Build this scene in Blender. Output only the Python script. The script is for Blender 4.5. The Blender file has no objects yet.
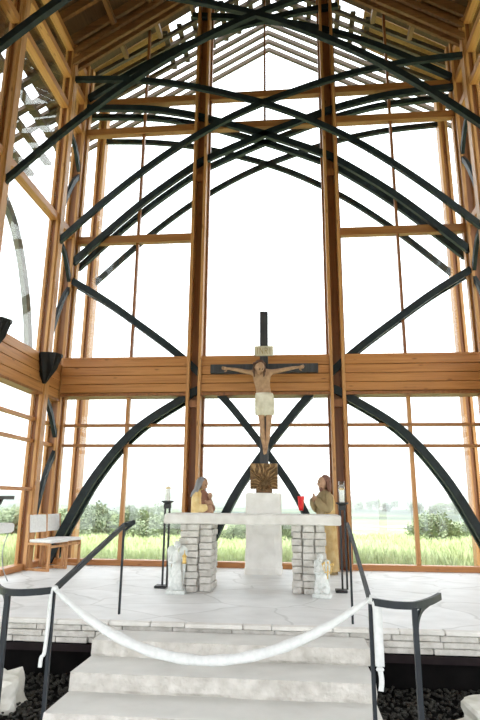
import bpy, bmesh, math, random
from mathutils import Vector, Matrix, noise
random.seed(7)
PI = math.pi
SC = bpy.context.scene
COL = SC.collection

# ------------------------------------------------------------------ camera
cam_data = bpy.data.cameras.new('camera')
cam = bpy.data.objects.new('camera', cam_data)
COL.objects.link(cam)
cam_data.sensor_fit = 'VERTICAL'
cam_data.sensor_height = 24.0
cam_data.lens = 24.0 * 557.88 / 720.0
cam_data.clip_start = 0.05
cam_data.clip_end = 8000
_F = Vector((-0.09289697, 0.96565534, 0.24265184))
_R = Vector((0.99557561, 0.09354292, 0.00888411))
_U = Vector((0.01411937, -0.24240356, 0.97007276))
_m = Matrix((( _R.x, _U.x, -_F.x, 0.53359), (_R.y, _U.y, -_F.y, -10.87784), (_R.z, _U.z, -_F.z, 1.21584), (0, 0, 0, 1)))
cam.matrix_world = _m
SC.camera = cam

# ------------------------------------------------------------------ world, exposure
world = bpy.data.worlds.new('overcast_sky')
SC.world = world
world.use_nodes = True
wn = world.node_tree
bg = wn.nodes['Background']
bg.inputs['Color'].default_value = (0.95, 0.98, 1.0, 1)
bg.inputs['Strength'].default_value = 3.4
SC.view_settings.view_transform = 'Standard'
SC.view_settings.look = 'None'
SC.view_settings.exposure = 0.0
SC.view_settings.gamma = 1.0
SC.view_settings.use_curve_mapping = False
SC.cycles.transparent_max_bounces = 32
SC.cycles.max_bounces = 10
SC.cycles.diffuse_bounces = 5
SC.cycles.use_denoising = True
sun_d = bpy.data.lights.new('hazy_sun', 'SUN')
sun_d.energy = 5.0
sun_d.angle = math.radians(25)
sun_d.color = (1.0, 0.97, 0.92)
sun = bpy.data.objects.new('hazy_sun', sun_d)
sun.rotation_euler = (math.radians(27), math.radians(14), 0)   # from high behind the nave
COL.objects.link(sun)

# ------------------------------------------------------------------ materials
def new_mat(name):
    m = bpy.data.materials.new(name)
    m.use_nodes = True
    nt = m.node_tree
    return m, nt, nt.nodes['Principled BSDF']

def N(nt, typ, **kw):
    n = nt.nodes.new(typ)
    for k, v in kw.items():
        setattr(n, k, v)
    return n

def coords(nt, scale=(1, 1, 1)):
    tc = N(nt, 'ShaderNodeTexCoord')
    mp = N(nt, 'ShaderNodeMapping')
    mp.inputs['Scale'].default_value = scale
    nt.links.new(tc.outputs['Object'], mp.inputs['Vector'])
    return mp.outputs['Vector']

def ramp(nt, fac, stops):
    r = N(nt, 'ShaderNodeValToRGB')
    el = r.color_ramp.elements
    while len(el) < len(stops):
        el.new(0.5)
    for e, (p, c) in zip(el, stops):
        e.position = p
        e.color = (*c, 1)
    nt.links.new(fac, r.inputs['Fac'])
    return r.outputs['Color']

def bump(nt, bsdf, height, strength=0.3, dist=0.02):
    b = N(nt, 'ShaderNodeBump')
    b.inputs['Strength'].default_value = strength
    b.inputs['Distance'].default_value = dist
    nt.links.new(height, b.inputs['Height'])
    nt.links.new(b.outputs['Normal'], bsdf.inputs['Normal'])

def wood(name, axis, dark, mid, light, rough=0.45):
    m, nt, b = new_mat(name)
    s = [22.0, 22.0, 22.0]
    s['xyz'.index(axis)] = 0.9
    v = coords(nt, s)
    n = N(nt, 'ShaderNodeTexNoise')
    n.inputs['Scale'].default_value = 1.0
    n.inputs['Detail'].default_value = 6
    n.inputs['Roughness'].default_value = 0.6
    n.inputs['Distortion'].default_value = 0.5
    nt.links.new(v, n.inputs['Vector'])
    c = ramp(nt, n.outputs['Fac'], [(0.25, dark), (0.5, mid), (0.78, light)])
    # knots
    s2 = [7.0, 7.0, 7.0]
    s2['xyz'.index(axis)] = 2.2
    v2 = coords(nt, s2)
    vo = N(nt, 'ShaderNodeTexVoronoi')
    vo.inputs['Scale'].default_value = 1.0
    nt.links.new(v2, vo.inputs['Vector'])
    k = ramp(nt, vo.outputs['Distance'], [(0.05, (0.35, 0.28, 0.22)), (0.15, (1, 1, 1))])
    mx = N(nt, 'ShaderNodeMix', data_type='RGBA', blend_type='MULTIPLY')
    mx.inputs['Factor'].default_value = 0.8
    nt.links.new(c, mx.inputs['A'])
    nt.links.new(k, mx.inputs['B'])
    nt.links.new(mx.outputs['Result'], b.inputs['Base Color'])
    b.inputs['Roughness'].default_value = rough
    bump(nt, b, n.outputs['Fac'], 0.08, 0.01)
    return m

def noisy(name, c1, c2, scale=6, rough=0.8, bstr=0.0, bdist=0.02, metal=0.0, detail=6, bscale=None, spec=None):
    m, nt, b = new_mat(name)
    v = coords(nt)
    n = N(nt, 'ShaderNodeTexNoise')
    n.inputs['Scale'].default_value = scale
    n.inputs['Detail'].default_value = detail
    nt.links.new(v, n.inputs['Vector'])
    nt.links.new(ramp(nt, n.outputs['Fac'], [(0.3, c1), (0.7, c2)]), b.inputs['Base Color'])
    b.inputs['Roughness'].default_value = rough
    b.inputs['Metallic'].default_value = metal
    if spec is not None:
        b.inputs['Specular IOR Level'].default_value = spec
    if bstr:
        n2 = N(nt, 'ShaderNodeTexNoise')
        n2.inputs['Scale'].default_value = bscale or scale * 3
        n2.inputs['Detail'].default_value = 8
        nt.links.new(v, n2.inputs['Vector'])
        bump(nt, b, n2.outputs['Fac'], bstr, bdist)
    return m

D_, M_, L_ = (0.25, 0.088, 0.022), (0.42, 0.165, 0.045), (0.56, 0.26, 0.085)
WX = wood('cedar_along_x', 'x', (0.33, 0.125, 0.035), (0.46, 0.195, 0.058), (0.55, 0.26, 0.09))
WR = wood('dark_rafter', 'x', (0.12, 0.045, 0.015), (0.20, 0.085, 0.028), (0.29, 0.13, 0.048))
WP = wood('dark_purlin', 'y', (0.12, 0.05, 0.017), (0.20, 0.088, 0.03), (0.28, 0.135, 0.05))
WY = wood('cedar_along_y', 'y', (0.33, 0.13, 0.04), (0.47, 0.205, 0.065), (0.57, 0.28, 0.10))
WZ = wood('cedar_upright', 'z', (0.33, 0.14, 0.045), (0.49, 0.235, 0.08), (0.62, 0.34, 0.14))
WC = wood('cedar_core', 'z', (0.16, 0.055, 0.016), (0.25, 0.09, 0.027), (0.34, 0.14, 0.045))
WF = wood('oak_chair', 'z', (0.36, 0.16, 0.06), (0.50, 0.25, 0.10), (0.6, 0.33, 0.15))
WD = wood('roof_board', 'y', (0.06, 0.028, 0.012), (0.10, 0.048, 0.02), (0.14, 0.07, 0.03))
WL = wood('weathered_lattice', 'x', (0.05, 0.032, 0.022), (0.085, 0.058, 0.04), (0.13, 0.09, 0.062), 0.8)
WT = wood('shaded_cedar_transom', 'x', (0.24, 0.09, 0.026), (0.34, 0.14, 0.042), (0.43, 0.20, 0.068))  # same cedar as the beams, with the transoms' shade put into the colour
HAZED_STEEL = noisy('hazed_grey_steel', (0.13, 0.125, 0.12), (0.22, 0.21, 0.20), 6, 0.7)  # dark outdoor steel, its pale haze put into the colour
STEEL = noisy('blackened_steel', (0.008, 0.014, 0.017), (0.017, 0.026, 0.031), 8, 0.5, spec=0.3)
BLACK = noisy('black_iron', (0.008, 0.008, 0.009), (0.02, 0.02, 0.022), 10, 0.5)
RAIL = noisy('rail_paint', (0.008, 0.012, 0.017), (0.016, 0.021, 0.028), 10, 0.45, spec=0.35)
LIME = noisy('limestone', (0.62, 0.60, 0.56), (0.80, 0.79, 0.76), 5, 0.85, 0.35, 0.02)
LIMEROUGH = noisy('split_limestone', (0.50, 0.48, 0.44), (0.72, 0.70, 0.66), 9, 0.9, 0.8, 0.03, bscale=22)
STEPTOP = noisy('step_limestone', (0.60, 0.60, 0.57), (0.72, 0.72, 0.69), 3, 0.8, 0.12, 0.01)
PLINTH = noisy('white_quarry_stone', (0.74, 0.73, 0.69), (0.88, 0.87, 0.84), 4, 0.85, 0.6, 0.03, bscale=7)
GOLD = noisy('old_gold', (0.55, 0.36, 0.10), (0.80, 0.58, 0.22), 12, 0.45, metal=0.35)
BRONZE = noisy('carved_bronze', (0.09, 0.05, 0.018), (0.24, 0.135, 0.06), 18, 0.5, 0.9, 0.03, bscale=26, metal=0.3)
SKIN = noisy('painted_flesh', (0.36, 0.20, 0.12), (0.55, 0.34, 0.22), 10, 0.7)
CORPUS = noisy('weathered_corpus', (0.33, 0.19, 0.11), (0.50, 0.31, 0.19), 16, 0.7, 0.3, 0.01)
EYE = noisy('painted_eye', (0.03, 0.018, 0.012), (0.05, 0.03, 0.02), 20, 0.5)
LIP = noisy('painted_lip', (0.25, 0.09, 0.07), (0.33, 0.13, 0.10), 20, 0.6)
WEYE = noisy('plaster_eye_shadow', (0.34, 0.36, 0.35), (0.42, 0.44, 0.42), 20, 0.7)
HAIR = noisy('carved_brown_hair', (0.06, 0.028, 0.016), (0.14, 0.065, 0.04), 20, 0.7, 0.5, 0.01, bscale=60)
JHAIR = noisy('painted_auburn_hair', (0.16, 0.07, 0.05), (0.26, 0.13, 0.09), 20, 0.7, 0.5, 0.01, bscale=60)
CLOTH = noisy('cream_loincloth', (0.60, 0.55, 0.43), (0.82, 0.77, 0.66), 9, 0.8)
PLAQUE = noisy('cream_plaque', (0.50, 0.44, 0.33), (0.70, 0.64, 0.52), 9, 0.8)
PLTXT = noisy('plaque_gilding', (0.30, 0.20, 0.10), (0.42, 0.30, 0.14), 9, 0.6)
CROSSW = wood('charred_cross_wood', 'z', (0.020, 0.020, 0.024), (0.035, 0.035, 0.042), (0.06, 0.06, 0.07), 0.6)
VEIL = noisy('grey_blue_veil', (0.38, 0.39, 0.44), (0.56, 0.56, 0.58), 9, 0.7)
ROBEG = noisy('gilded_robe', (0.74, 0.50, 0.18), (0.93, 0.76, 0.40), 8, 0.55)
ROBEO = noisy('olive_tunic', (0.26, 0.19, 0.09), (0.38, 0.29, 0.15), 8, 0.7)
ROBEB = noisy('brown_tunic', (0.22, 0.10, 0.065), (0.33, 0.17, 0.11), 9, 0.7)
WHITE = noisy('white_plaster', (0.60, 0.64, 0.62), (0.84, 0.86, 0.84), 22, 0.6)
FABRIC = noisy('white_cloth', (0.66, 0.68, 0.68), (0.76, 0.78, 0.78), 30, 0.9, 0.3, 0.004, bscale=160)
CUSHION = noisy('white_upholstery', (0.76, 0.77, 0.77), (0.86, 0.87, 0.87), 30, 0.9, 0.2, 0.003, bscale=200)
WAX = noisy('candle_wax', (0.85, 0.84, 0.80), (0.92, 0.91, 0.88), 5, 0.5)
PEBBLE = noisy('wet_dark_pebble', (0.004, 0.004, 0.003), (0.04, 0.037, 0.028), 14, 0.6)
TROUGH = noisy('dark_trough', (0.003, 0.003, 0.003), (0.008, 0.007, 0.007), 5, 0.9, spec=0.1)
ROCK = noisy('pale_boulder', (0.50, 0.49, 0.42), (0.76, 0.75, 0.70), 5, 0.9, 0.6, 0.03, bscale=14)
CHROME = noisy('thin_grey_metal', (0.25, 0.26, 0.27), (0.4, 0.41, 0.42), 8, 0.35, metal=0.8)
LEAF = noisy('bush_leaves', (0.15, 0.19, 0.12), (0.28, 0.33, 0.20), 0.5, 0.85)
LEAF2 = noisy('pale_bush_leaves', (0.18, 0.23, 0.12), (0.32, 0.38, 0.20), 0.5, 0.85)
BARK = noisy('bark', (0.08, 0.06, 0.045), (0.14, 0.11, 0.08), 8, 0.9)
GRASS = noisy('meadow_blades', (0.34, 0.42, 0.20), (0.56, 0.60, 0.34), 0.35, 0.8)
HILLM = noisy('far_woods', (0.06, 0.09, 0.06), (0.16, 0.20, 0.11), 0.01, 0.95)
GRAVEL = noisy('pale_gravel', (0.27, 0.24, 0.22), (0.34, 0.31, 0.29), 0.2, 0.95)
HOUSEW = noisy('white_siding', (0.7, 0.7, 0.7), (0.8, 0.8, 0.8), 2, 0.8)
ROOFM = noisy('grey_shingle', (0.16, 0.15, 0.15), (0.24, 0.23, 0.23), 2, 0.9)

def floor_material():
    m, nt, b = new_mat('flagstone')
    v = coords(nt, (0.75, 0.95, 1))
    wob = N(nt, 'ShaderNodeTexNoise')
    wob.inputs['Scale'].default_value = 1.6
    nt.links.new(v, wob.inputs['Vector'])
    add = N(nt, 'ShaderNodeMixRGB', blend_type='ADD')
    add.inputs['Fac'].default_value = 0.35
    nt.links.new(v, add.inputs['Color1'])
    nt.links.new(wob.outputs['Color'], add.inputs['Color2'])
    vo = N(nt, 'ShaderNodeTexVoronoi', feature='DISTANCE_TO_EDGE')
    vo.inputs['Scale'].default_value = 1.1
    nt.links.new(add.outputs['Color'], vo.inputs['Vector'])
    vc = N(nt, 'ShaderNodeTexVoronoi')
    vc.inputs['Scale'].default_value = 1.1
    nt.links.new(add.outputs['Color'], vc.inputs['Vector'])
    no = N(nt, 'ShaderNodeTexNoise')
    no.inputs['Scale'].default_value = 4
    no.inputs['Detail'].default_value = 6
    nt.links.new(v, no.inputs['Vector'])
    base = ramp(nt, no.outputs['Fac'], [(0.3, (0.68, 0.69, 0.69)), (0.7, (0.80, 0.81, 0.815))])
    tint = N(nt, 'ShaderNodeMixRGB', blend_type='MULTIPLY')
    tint.inputs['Fac'].default_value = 0.35
    bw = N(nt, 'ShaderNodeRGBToBW')
    nt.links.new(vc.outputs['Color'], bw.inputs['Color'])
    t2 = ramp(nt, bw.outputs['Val'], [(0.2, (0.80, 0.79, 0.77)), (0.8, (1, 1, 1))])
    nt.links.new(base, tint.inputs['Color1'])
    nt.links.new(t2, tint.inputs['Color2'])
    j = ramp(nt, vo.outputs['Distance'], [(0.006, (0.80, 0.80, 0.79)), (0.018, (1, 1, 1))])
    mj = N(nt, 'ShaderNodeMixRGB', blend_type='MULTIPLY')
    mj.inputs['Fac'].default_value = 1
    nt.links.new(tint.outputs['Color'], mj.inputs['Color1'])
    nt.links.new(j, mj.inputs['Color2'])
    nt.links.new(mj.outputs['Color'], b.inputs['Base Color'])
    b.inputs['Roughness'].default_value = 0.5
    bump(nt, b, no.outputs['Fac'], 0.12, 0.01)
    return m
FLOORM = floor_material()

def glass_material(name, tint=(0.97, 0.985, 0.985), rough=0.0, ior=1.5):
    m, nt, b = new_mat(name)
    nt.nodes.remove(b)
    out = nt.nodes['Material Output']
    tr = N(nt, 'ShaderNodeBsdfTransparent')
    tr.inputs['Color'].default_value = (*tint, 1)
    gl = N(nt, 'ShaderNodeBsdfGlossy')
    gl.inputs['Roughness'].default_value = rough
    # angle dependent reflectance, the same from either side of the sheet
    ge = N(nt, 'ShaderNodeNewGeometry')
    dt = N(nt, 'ShaderNodeVectorMath', operation='DOT_PRODUCT')
    nt.links.new(ge.outputs['Incoming'], dt.inputs[0])
    nt.links.new(ge.outputs['Normal'], dt.inputs[1])
    ab = N(nt, 'ShaderNodeMath', operation='ABSOLUTE')
    nt.links.new(dt.outputs['Value'], ab.inputs[0])
    iv = N(nt, 'ShaderNodeMath', operation='SUBTRACT')
    iv.inputs[0].default_value = 1.0
    nt.links.new(ab.outputs[0], iv.inputs[1])
    pw = N(nt, 'ShaderNodeMath', operation='POWER')
    pw.inputs[1].default_value = 5.0
    nt.links.new(iv.outputs[0], pw.inputs[0])
    fr = N(nt, 'ShaderNodeMath', operation='MULTIPLY_ADD')
    fr.inputs[1].default_value = 0.96
    fr.inputs[2].default_value = ((ior - 1)/(ior + 1))**2
    nt.links.new(pw.outputs[0], fr.inputs[0])
    mx = N(nt, 'ShaderNodeMixShader')
    nt.links.new(fr.outputs[0], mx.inputs['Fac'])
    nt.links.new(tr.outputs['BSDF'], mx.inputs[1])
    nt.links.new(gl.outputs['BSDF'], mx.inputs[2])
    nt.links.new(mx.outputs['Shader'], out.inputs['Surface'])
    return m
GLASS = glass_material('window_glass')
CLEAR = glass_material('clear_chimney_glass', (0.97, 0.98, 0.98))
RED = glass_material('ruby_glass', (0.75, 0.02, 0.02), 0.05)

def terrain_material():
    m, nt, b = new_mat('meadow_ground')
    v = coords(nt)
    n = N(nt, 'ShaderNodeTexNoise')
    n.inputs['Scale'].default_value = 0.05
    n.inputs['Detail'].default_value = 8
    nt.links.new(v, n.inputs['Vector'])
    c = ramp(nt, n.outputs['Fac'], [(0.3, (0.20, 0.27, 0.12)), (0.5, (0.34, 0.40, 0.18)), (0.7, (0.46, 0.48, 0.26))])
    # farther out the meadow gives way to woods and darker crop land
    n2 = N(nt, 'ShaderNodeTexNoise')
    n2.inputs['Scale'].default_value = 0.008
    n2.inputs['Detail'].default_value = 7
    nt.links.new(v, n2.inputs['Vector'])
    far = ramp(nt, n2.outputs['Fac'], [(0.40, (0.035, 0.055, 0.040)), (0.52, (0.10, 0.14, 0.07)), (0.60, (0.17, 0.21, 0.10))])
    sx = N(nt, 'ShaderNodeSeparateXYZ')
    nt.links.new(v, sx.inputs[0])
    mr = N(nt, 'ShaderNodeMapRange')
    mr.inputs['From Min'].default_value = 50
    mr.inputs['From Max'].default_value = 200
    nt.links.new(sx.outputs['Y'], mr.inputs['Value'])
    mx = N(nt, 'ShaderNodeMix', data_type='RGBA')
    nt.links.new(mr.outputs['Result'], mx.inputs['Factor'])
    nt.links.new(c, mx.inputs['A'])
    nt.links.new(far, mx.inputs['B'])
    c = mx.outputs['Result']
    nt.links.new(c, b.inputs['Base Color'])
    b.inputs['Roughness'].default_value = 0.95
    return m
TERRAIN = terrain_material()

# ------------------------------------------------------------------ mesh helpers
class MB:
    """collects shapes in one bmesh; build() links ONE mesh object"""
    def __init__(s):
        s.b = bmesh.new()
        s.mi = 0
    def face(s, vs):
        try:
            f = s.b.faces.new(vs)
            f.material_index = s.mi
            return f
        except ValueError:
            return None
    def box(s, x0, x1, y0, y1, z0, z1):
        if x0 > x1: x0, x1 = x1, x0
        if y0 > y1: y0, y1 = y1, y0
        if z0 > z1: z0, z1 = z1, z0
        v = [s.b.verts.new(p) for p in ((x0,y0,z0),(x1,y0,z0),(x1,y1,z0),(x0,y1,z0),(x0,y0,z1),(x1,y0,z1),(x1,y1,z1),(x0,y1,z1))]
        for q in ((3,2,1,0),(4,5,6,7),(0,1,5,4),(1,2,6,5),(2,3,7,6),(3,0,4,7)):
            s.face([v[i] for i in q])
        return s
    def prism(s, poly, axis, a, b):
        """extrude polygon (2D list) along axis from a to b"""
        def P(p, t):
            return {'x': (t, p[0], p[1]), 'y': (p[0], t, p[1]), 'z': (p[0], p[1], t)}[axis]
        A = [s.b.verts.new(P(p, a)) for p in poly]
        B = [s.b.verts.new(P(p, b)) for p in poly]
        n = len(poly)
        s.face(A[::-1]); s.face(B)
        for i in range(n):
            s.face((A[i], A[(i+1) % n], B[(i+1) % n], B[i]))
        return s
    def sweep(s, pts, w, h, side=Vector((0, 1, 0)), taper=None):
        """rectangular bar along a polyline: w along `side`, h across it"""
        pts = [Vector(p) for p in pts]
        rings = []
        n = len(pts)
        for i, p in enumerate(pts):
            t = (pts[min(i+1, n-1)] - pts[max(i-1, 0)]).normalized()
            sd = (side - t * side.dot(t)).normalized()
            up = t.cross(sd).normalized()
            k = taper(i / (n - 1)) if taper else 1.0
            rings.append([s.b.verts.new(p + sd * (a * w / 2) + up * (c * h / 2 * k)) for a, c in ((-1,-1),(1,-1),(1,1),(-1,1))])
        for r0, r1 in zip(rings, rings[1:]):
            for j in range(4):
                s.face((r0[j], r0[(j+1) % 4], r1[(j+1) % 4], r1[j]))
        s.face(rings[0][::-1]); s.face(rings[-1])
        return s
    def tube(s, pts, r, seg=8, cap=True):
        pts = [Vector(p) for p in pts]
        n = len(pts)
        rr = r if isinstance(r, (list, tuple)) else [r] * n
        ref = Vector((0.13, 0.31, 0.94)).normalized()
        rings = []
        for i, p in enumerate(pts):
            t = (pts[min(i+1, n-1)] - pts[max(i-1, 0)]).normalized()
            if abs(t.dot(ref)) > 0.98:
                ref = Vector((1, 0, 0))
            a = (ref - t * ref.dot(t)).normalized()
            c = t.cross(a)
            ref = a
            rings.append([s.b.verts.new(p + (a * math.cos(k*2*PI/seg) + c * math.sin(k*2*PI/seg)) * rr[i]) for k in range(seg)])
        for r0, r1 in zip(rings, rings[1:]):
            for j in range(seg):
                s.face((r0[j], r0[(j+1) % seg], r1[(j+1) % seg], r1[j]))
        if cap:
            s.face(rings[0][::-1]); s.face(rings[-1])
        return s
    def loft(s, rings, seg=28, fold=0.0, k=9, phase=0.0, cap=True):
        """rings: (z, cx, cy, rx, ry[, fold])"""
        R = []
        for q in rings:
            z, cx, cy, rx, ry = q[:5]
            fo = q[5] if len(q) > 5 else fold
            ring = []
            for i in range(seg):
                a = 2 * PI * i / seg
                m = 1 + fo * (math.sin(k*a + phase + z*1.3) + 0.5 * math.sin((k*2-3)*a + z*2.1))
                ring.append(s.b.verts.new((cx + rx*m*math.cos(a), cy + ry*m*math.sin(a), z)))
            R.append(ring)
        for r0, r1 in zip(R, R[1:]):
            for j in range(seg):
                s.face((r0[j], r0[(j+1) % seg], r1[(j+1) % seg], r1[j]))
        if cap:
            s.face(R[0][::-1]); s.face(R[-1])
        return s
    def lathe(s, prof, seg=16, c=(0, 0, 0)):
        return s.loft([(c[2] + z, c[0], c[1], max(r, 1e-4), max(r, 1e-4)) for r, z in prof], seg)
    def ball(s, c, r, sc=(1, 1, 1), sub=2, rot=None, jit=0.0, seed=0):
        mt = Matrix.Translation(c)
        if rot: mt = mt @ rot
        mt = mt @ Matrix.Diagonal((*[r*q for q in sc], 1))
        g = bmesh.ops.create_icosphere(s.b, subdivisions=sub, radius=1.0)
        for v in g['verts']:
            if jit:
                v.co *= 1 + jit * noise.noise(v.co * 1.7 + Vector((seed*3.1, seed*1.7, seed)))
            v.co = mt @ v.co
        for v in g['verts']:
            for f in v.link_faces: f.material_index = s.mi
        return s
    def head(s, c, h, rz=0.0, nod=0.0, beard=0.0):
        """a head of height h facing -Y before rz; nod tips it forward"""
        mt = Matrix.Translation(c) @ Matrix.Rotation(rz, 4, 'Z') @ Matrix.Rotation(nod, 4, 'X')
        g = bmesh.ops.create_uvsphere(s.b, u_segments=64, v_segments=48, radius=1.0)
        def G(d, p, w, w2=None):
            return math.exp(-((d.x-p[0])/w)**2 - ((d.z-p[1])/(w2 or w))**2) if d.y < 0 else 0.0
        dirs = {v: v.co.normalized() for v in g['verts']}
        faces = {f for v in g['verts'] for f in v.link_faces}
        for f in faces:
            f.smooth = True
            c_ = sum((dirs[v] for v in f.verts), Vector()).normalized()
            if c_.y < 0:
                if abs(abs(c_.x) - 0.33) < 0.13 and abs(c_.z - 0.06) < 0.045: f.material_index = 1
                elif abs(abs(c_.x) - 0.34) < 0.19 and abs(c_.z - 0.24 - 0.1*abs(abs(c_.x) - 0.34)) < 0.03: f.material_index = 1
                elif abs(c_.x) < 0.19 and abs(c_.z + 0.46) < 0.04: f.material_index = 2
        for v in g['verts']:
            d = dirs[v]
            r = 1.0
            r += 0.26*G(d, (0, -0.17), 0.12, 0.11) + 0.17*G(d, (0, 0.0), 0.08, 0.16)   # nose and bridge
            r += 0.06*(G(d, (0.1, -0.19), 0.06) + G(d, (-0.1, -0.19), 0.06))           # nostrils
            r -= 0.13*(G(d, (0.33, 0.08), 0.17, 0.11) + G(d, (-0.33, 0.08), 0.17, 0.11))   # sockets
            r += 0.06*(G(d, (0.33, 0.06), 0.09, 0.06) + G(d, (-0.33, 0.06), 0.09, 0.06))   # eyes
            r += 0.05*(G(d, (0.32, 0.28), 0.22, 0.09) + G(d, (-0.32, 0.28), 0.22, 0.09))   # brow
            r += 0.05*(G(d, (0.5, -0.18), 0.15) + G(d, (-0.5, -0.18), 0.15))           # cheekbones
            r += 0.09*G(d, (0, -0.42), 0.17, 0.05) + 0.08*G(d, (0, -0.52), 0.15, 0.05) - 0.05*G(d, (0, -0.465), 0.17, 0.02)   # lips
            r += (0.12 + beard)*G(d, (0, -0.82), 0.28)                                 # chin / beard
            for e in (-1, 1):                                                          # ears
                r += 0.16*math.exp(-((d.x-e)**2*9 + (d.z)**2*20 + (d.y-0.05)**2*60))
            jaw = 1 - 0.22*max(0, -d.z)
            v.co = mt @ Vector((d.x*r*0.37*h*jaw, d.y*r*0.46*h, d.z*r*0.5*h))
        return s
    def merge(s, me, mt=None):
        n0 = len(s.b.verts)
        s.b.from_mesh(me)
        s.b.verts.ensure_lookup_table()
        if mt is not None:
            for v in s.b.verts[n0:]: v.co = mt @ v.co
        return s
    def build(s, name, mat, parent=None, smooth=False, bevel=0.0, loc=None, rz=0.0):
        me = bpy.data.meshes.new(name)
        if bevel:
            bmesh.ops.bevel(s.b, geom=list(s.b.edges), offset=bevel, segments=1, affect='EDGES', clamp_overlap=True)
        bmesh.ops.recalc_face_normals(s.b, faces=list(s.b.faces))
        if smooth:
            for f in s.b.faces: f.smooth = True
        s.b.to_mesh(me); s.b.free()
        for m in (mat if isinstance(mat, (list, tuple)) else [mat]):
            me.materials.append(m)
        o = bpy.data.objects.new(name, me)
        COL.objects.link(o)
        if parent is not None: o.parent = parent
        if loc is not None: o.location = loc
        if rz: o.rotation_euler = (0, 0, rz)
        return o

def skin_mesh(verts, edges, radii, levels=2):
    """continuous tapered body from a skeleton (one vertex per joint)"""
    me = bpy.data.meshes.new('skeleton')
    me.from_pydata([tuple(v) for v in verts], edges, [])
    o = bpy.data.objects.new('skeleton', me)
    COL.objects.link(o)
    md = o.modifiers.new('skin', 'SKIN')
    md.use_smooth_shade = True
    for i, r in enumerate(radii):
        sv = me.skin_vertices[0].data[i]
        sv.radius = r if isinstance(r, tuple) else (r, r)
        sv.use_root = (i == 0)
    sb = o.modifiers.new('sub', 'SUBSURF')
    sb.levels = sb.render_levels = levels
    dg = bpy.context.evaluated_depsgraph_get()
    dg.update()
    out = bpy.data.meshes.new_from_object(o.evaluated_get(dg))
    bpy.data.objects.remove(o)
    bpy.data.meshes.remove(me)
    return out

def tag(o, label=None, cat=None, group=None, kind=None):
    if label: o['label'] = label
    if cat: o['category'] = cat
    if group: o['group'] = group
    if kind: o['kind'] = kind
    return o

def empty(name, loc=(0, 0, 0), rz=0.0):
    o = bpy.data.objects.new(name, None)
    COL.objects.link(o)
    o.location = loc
    o.rotation_euler = (0, 0, rz)
    o.empty_display_size = 0.1
    return o

def thing(name, label, cat, loc=(0, 0, 0), rz=0.0, group=None):
    return tag(empty(name, loc, rz), label, cat, group)

def copy_tree(o, parent=None):
    c = o.copy()
    COL.objects.link(c)
    if parent is not None: c.parent = parent
    for ch in list(o.children): copy_tree(ch, c)
    return c

def struct(o, label=None, cat=None):
    return tag(o, label, cat, None, 'structure')

def catmull(pts, per=6):
    pts = [Vector(p) for p in pts]
    P = [pts[0]*2 - pts[1]] + pts + [pts[-1]*2 - pts[-2]]
    out = []
    for i in range(1, len(P) - 2):
        for k in range(per):
            t = k / per
            a, b, c, d = P[i-1], P[i], P[i+1], P[i+2]
            out.append(0.5 * ((2*b) + (c - a)*t + (2*a - 5*b + 4*c - d)*t*t + (3*b - a - 3*c + d)*t**3))
    out.append(pts[-1])
    return out

# ------------------------------------------------------------------ dimensions
A = 1.40            # inner columns
B = 4.10            # inner face of side walls
GX = 4.26           # side glass plane
FRAMES = (-0.9, -3.1, -5.0, -7.2)
ROOF0, SLOPE = 13.95, 0.65
def roof_z(x): return ROOF0 - SLOPE * abs(x)

# ================================================================== SETTING
# ---- platform floor
fl = MB().box(-4.6, 4.6, -4.78, 0.25, -0.18, 0.0).build('floor', FLOORM)
struct(fl, 'pale irregular flagstone floor of the raised sanctuary platform', 'floor')

# ---- coursed stone face of the platform
wl = empty('wall_platform'); struct(wl, 'low face of stacked pale stone courses under the platform edge', 'wall')
def course(z0, z1, y, seed, mat, jit=0.012):
    rnd = random.Random(seed)
    m = MB()
    x = -4.6
    while x < 4.6:
        w = rnd.uniform(0.28, 0.62)
        x1 = min(x + w, 4.6)
        q = MB()
        yy = y + rnd.uniform(-jit, jit)
        g = bmesh.ops.create_grid(q.b, x_segments=8, y_segments=3, size=0.5)
        q.b.free()
        m.box(x + 0.004, x1 - 0.004, yy, -4.6, z0 + 0.003, z1 - 0.003)
        x = x1
    return m.build('stone_course', mat, wl, bevel=0.006)
course(-0.045, 0.002, -4.86, 1, LIME)
course(-0.105, -0.045, -4.83, 2, LIMEROUGH)
course(-0.165, -0.105, -4.84, 3, LIMEROUGH)
course(-0.225, -0.165, -4.82, 4, LIMEROUGH)
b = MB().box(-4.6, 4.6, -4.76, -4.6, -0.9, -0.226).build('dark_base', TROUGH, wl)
b = MB().box(-4.6, 4.6, -4.84, -4.76, -0.30, -0.232).build('dark_ledge', noisy('dark_ledge_paint', (0.010, 0.006, 0.007), (0.018, 0.012, 0.013), 6, 0.8, spec=0.2), wl)

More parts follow.
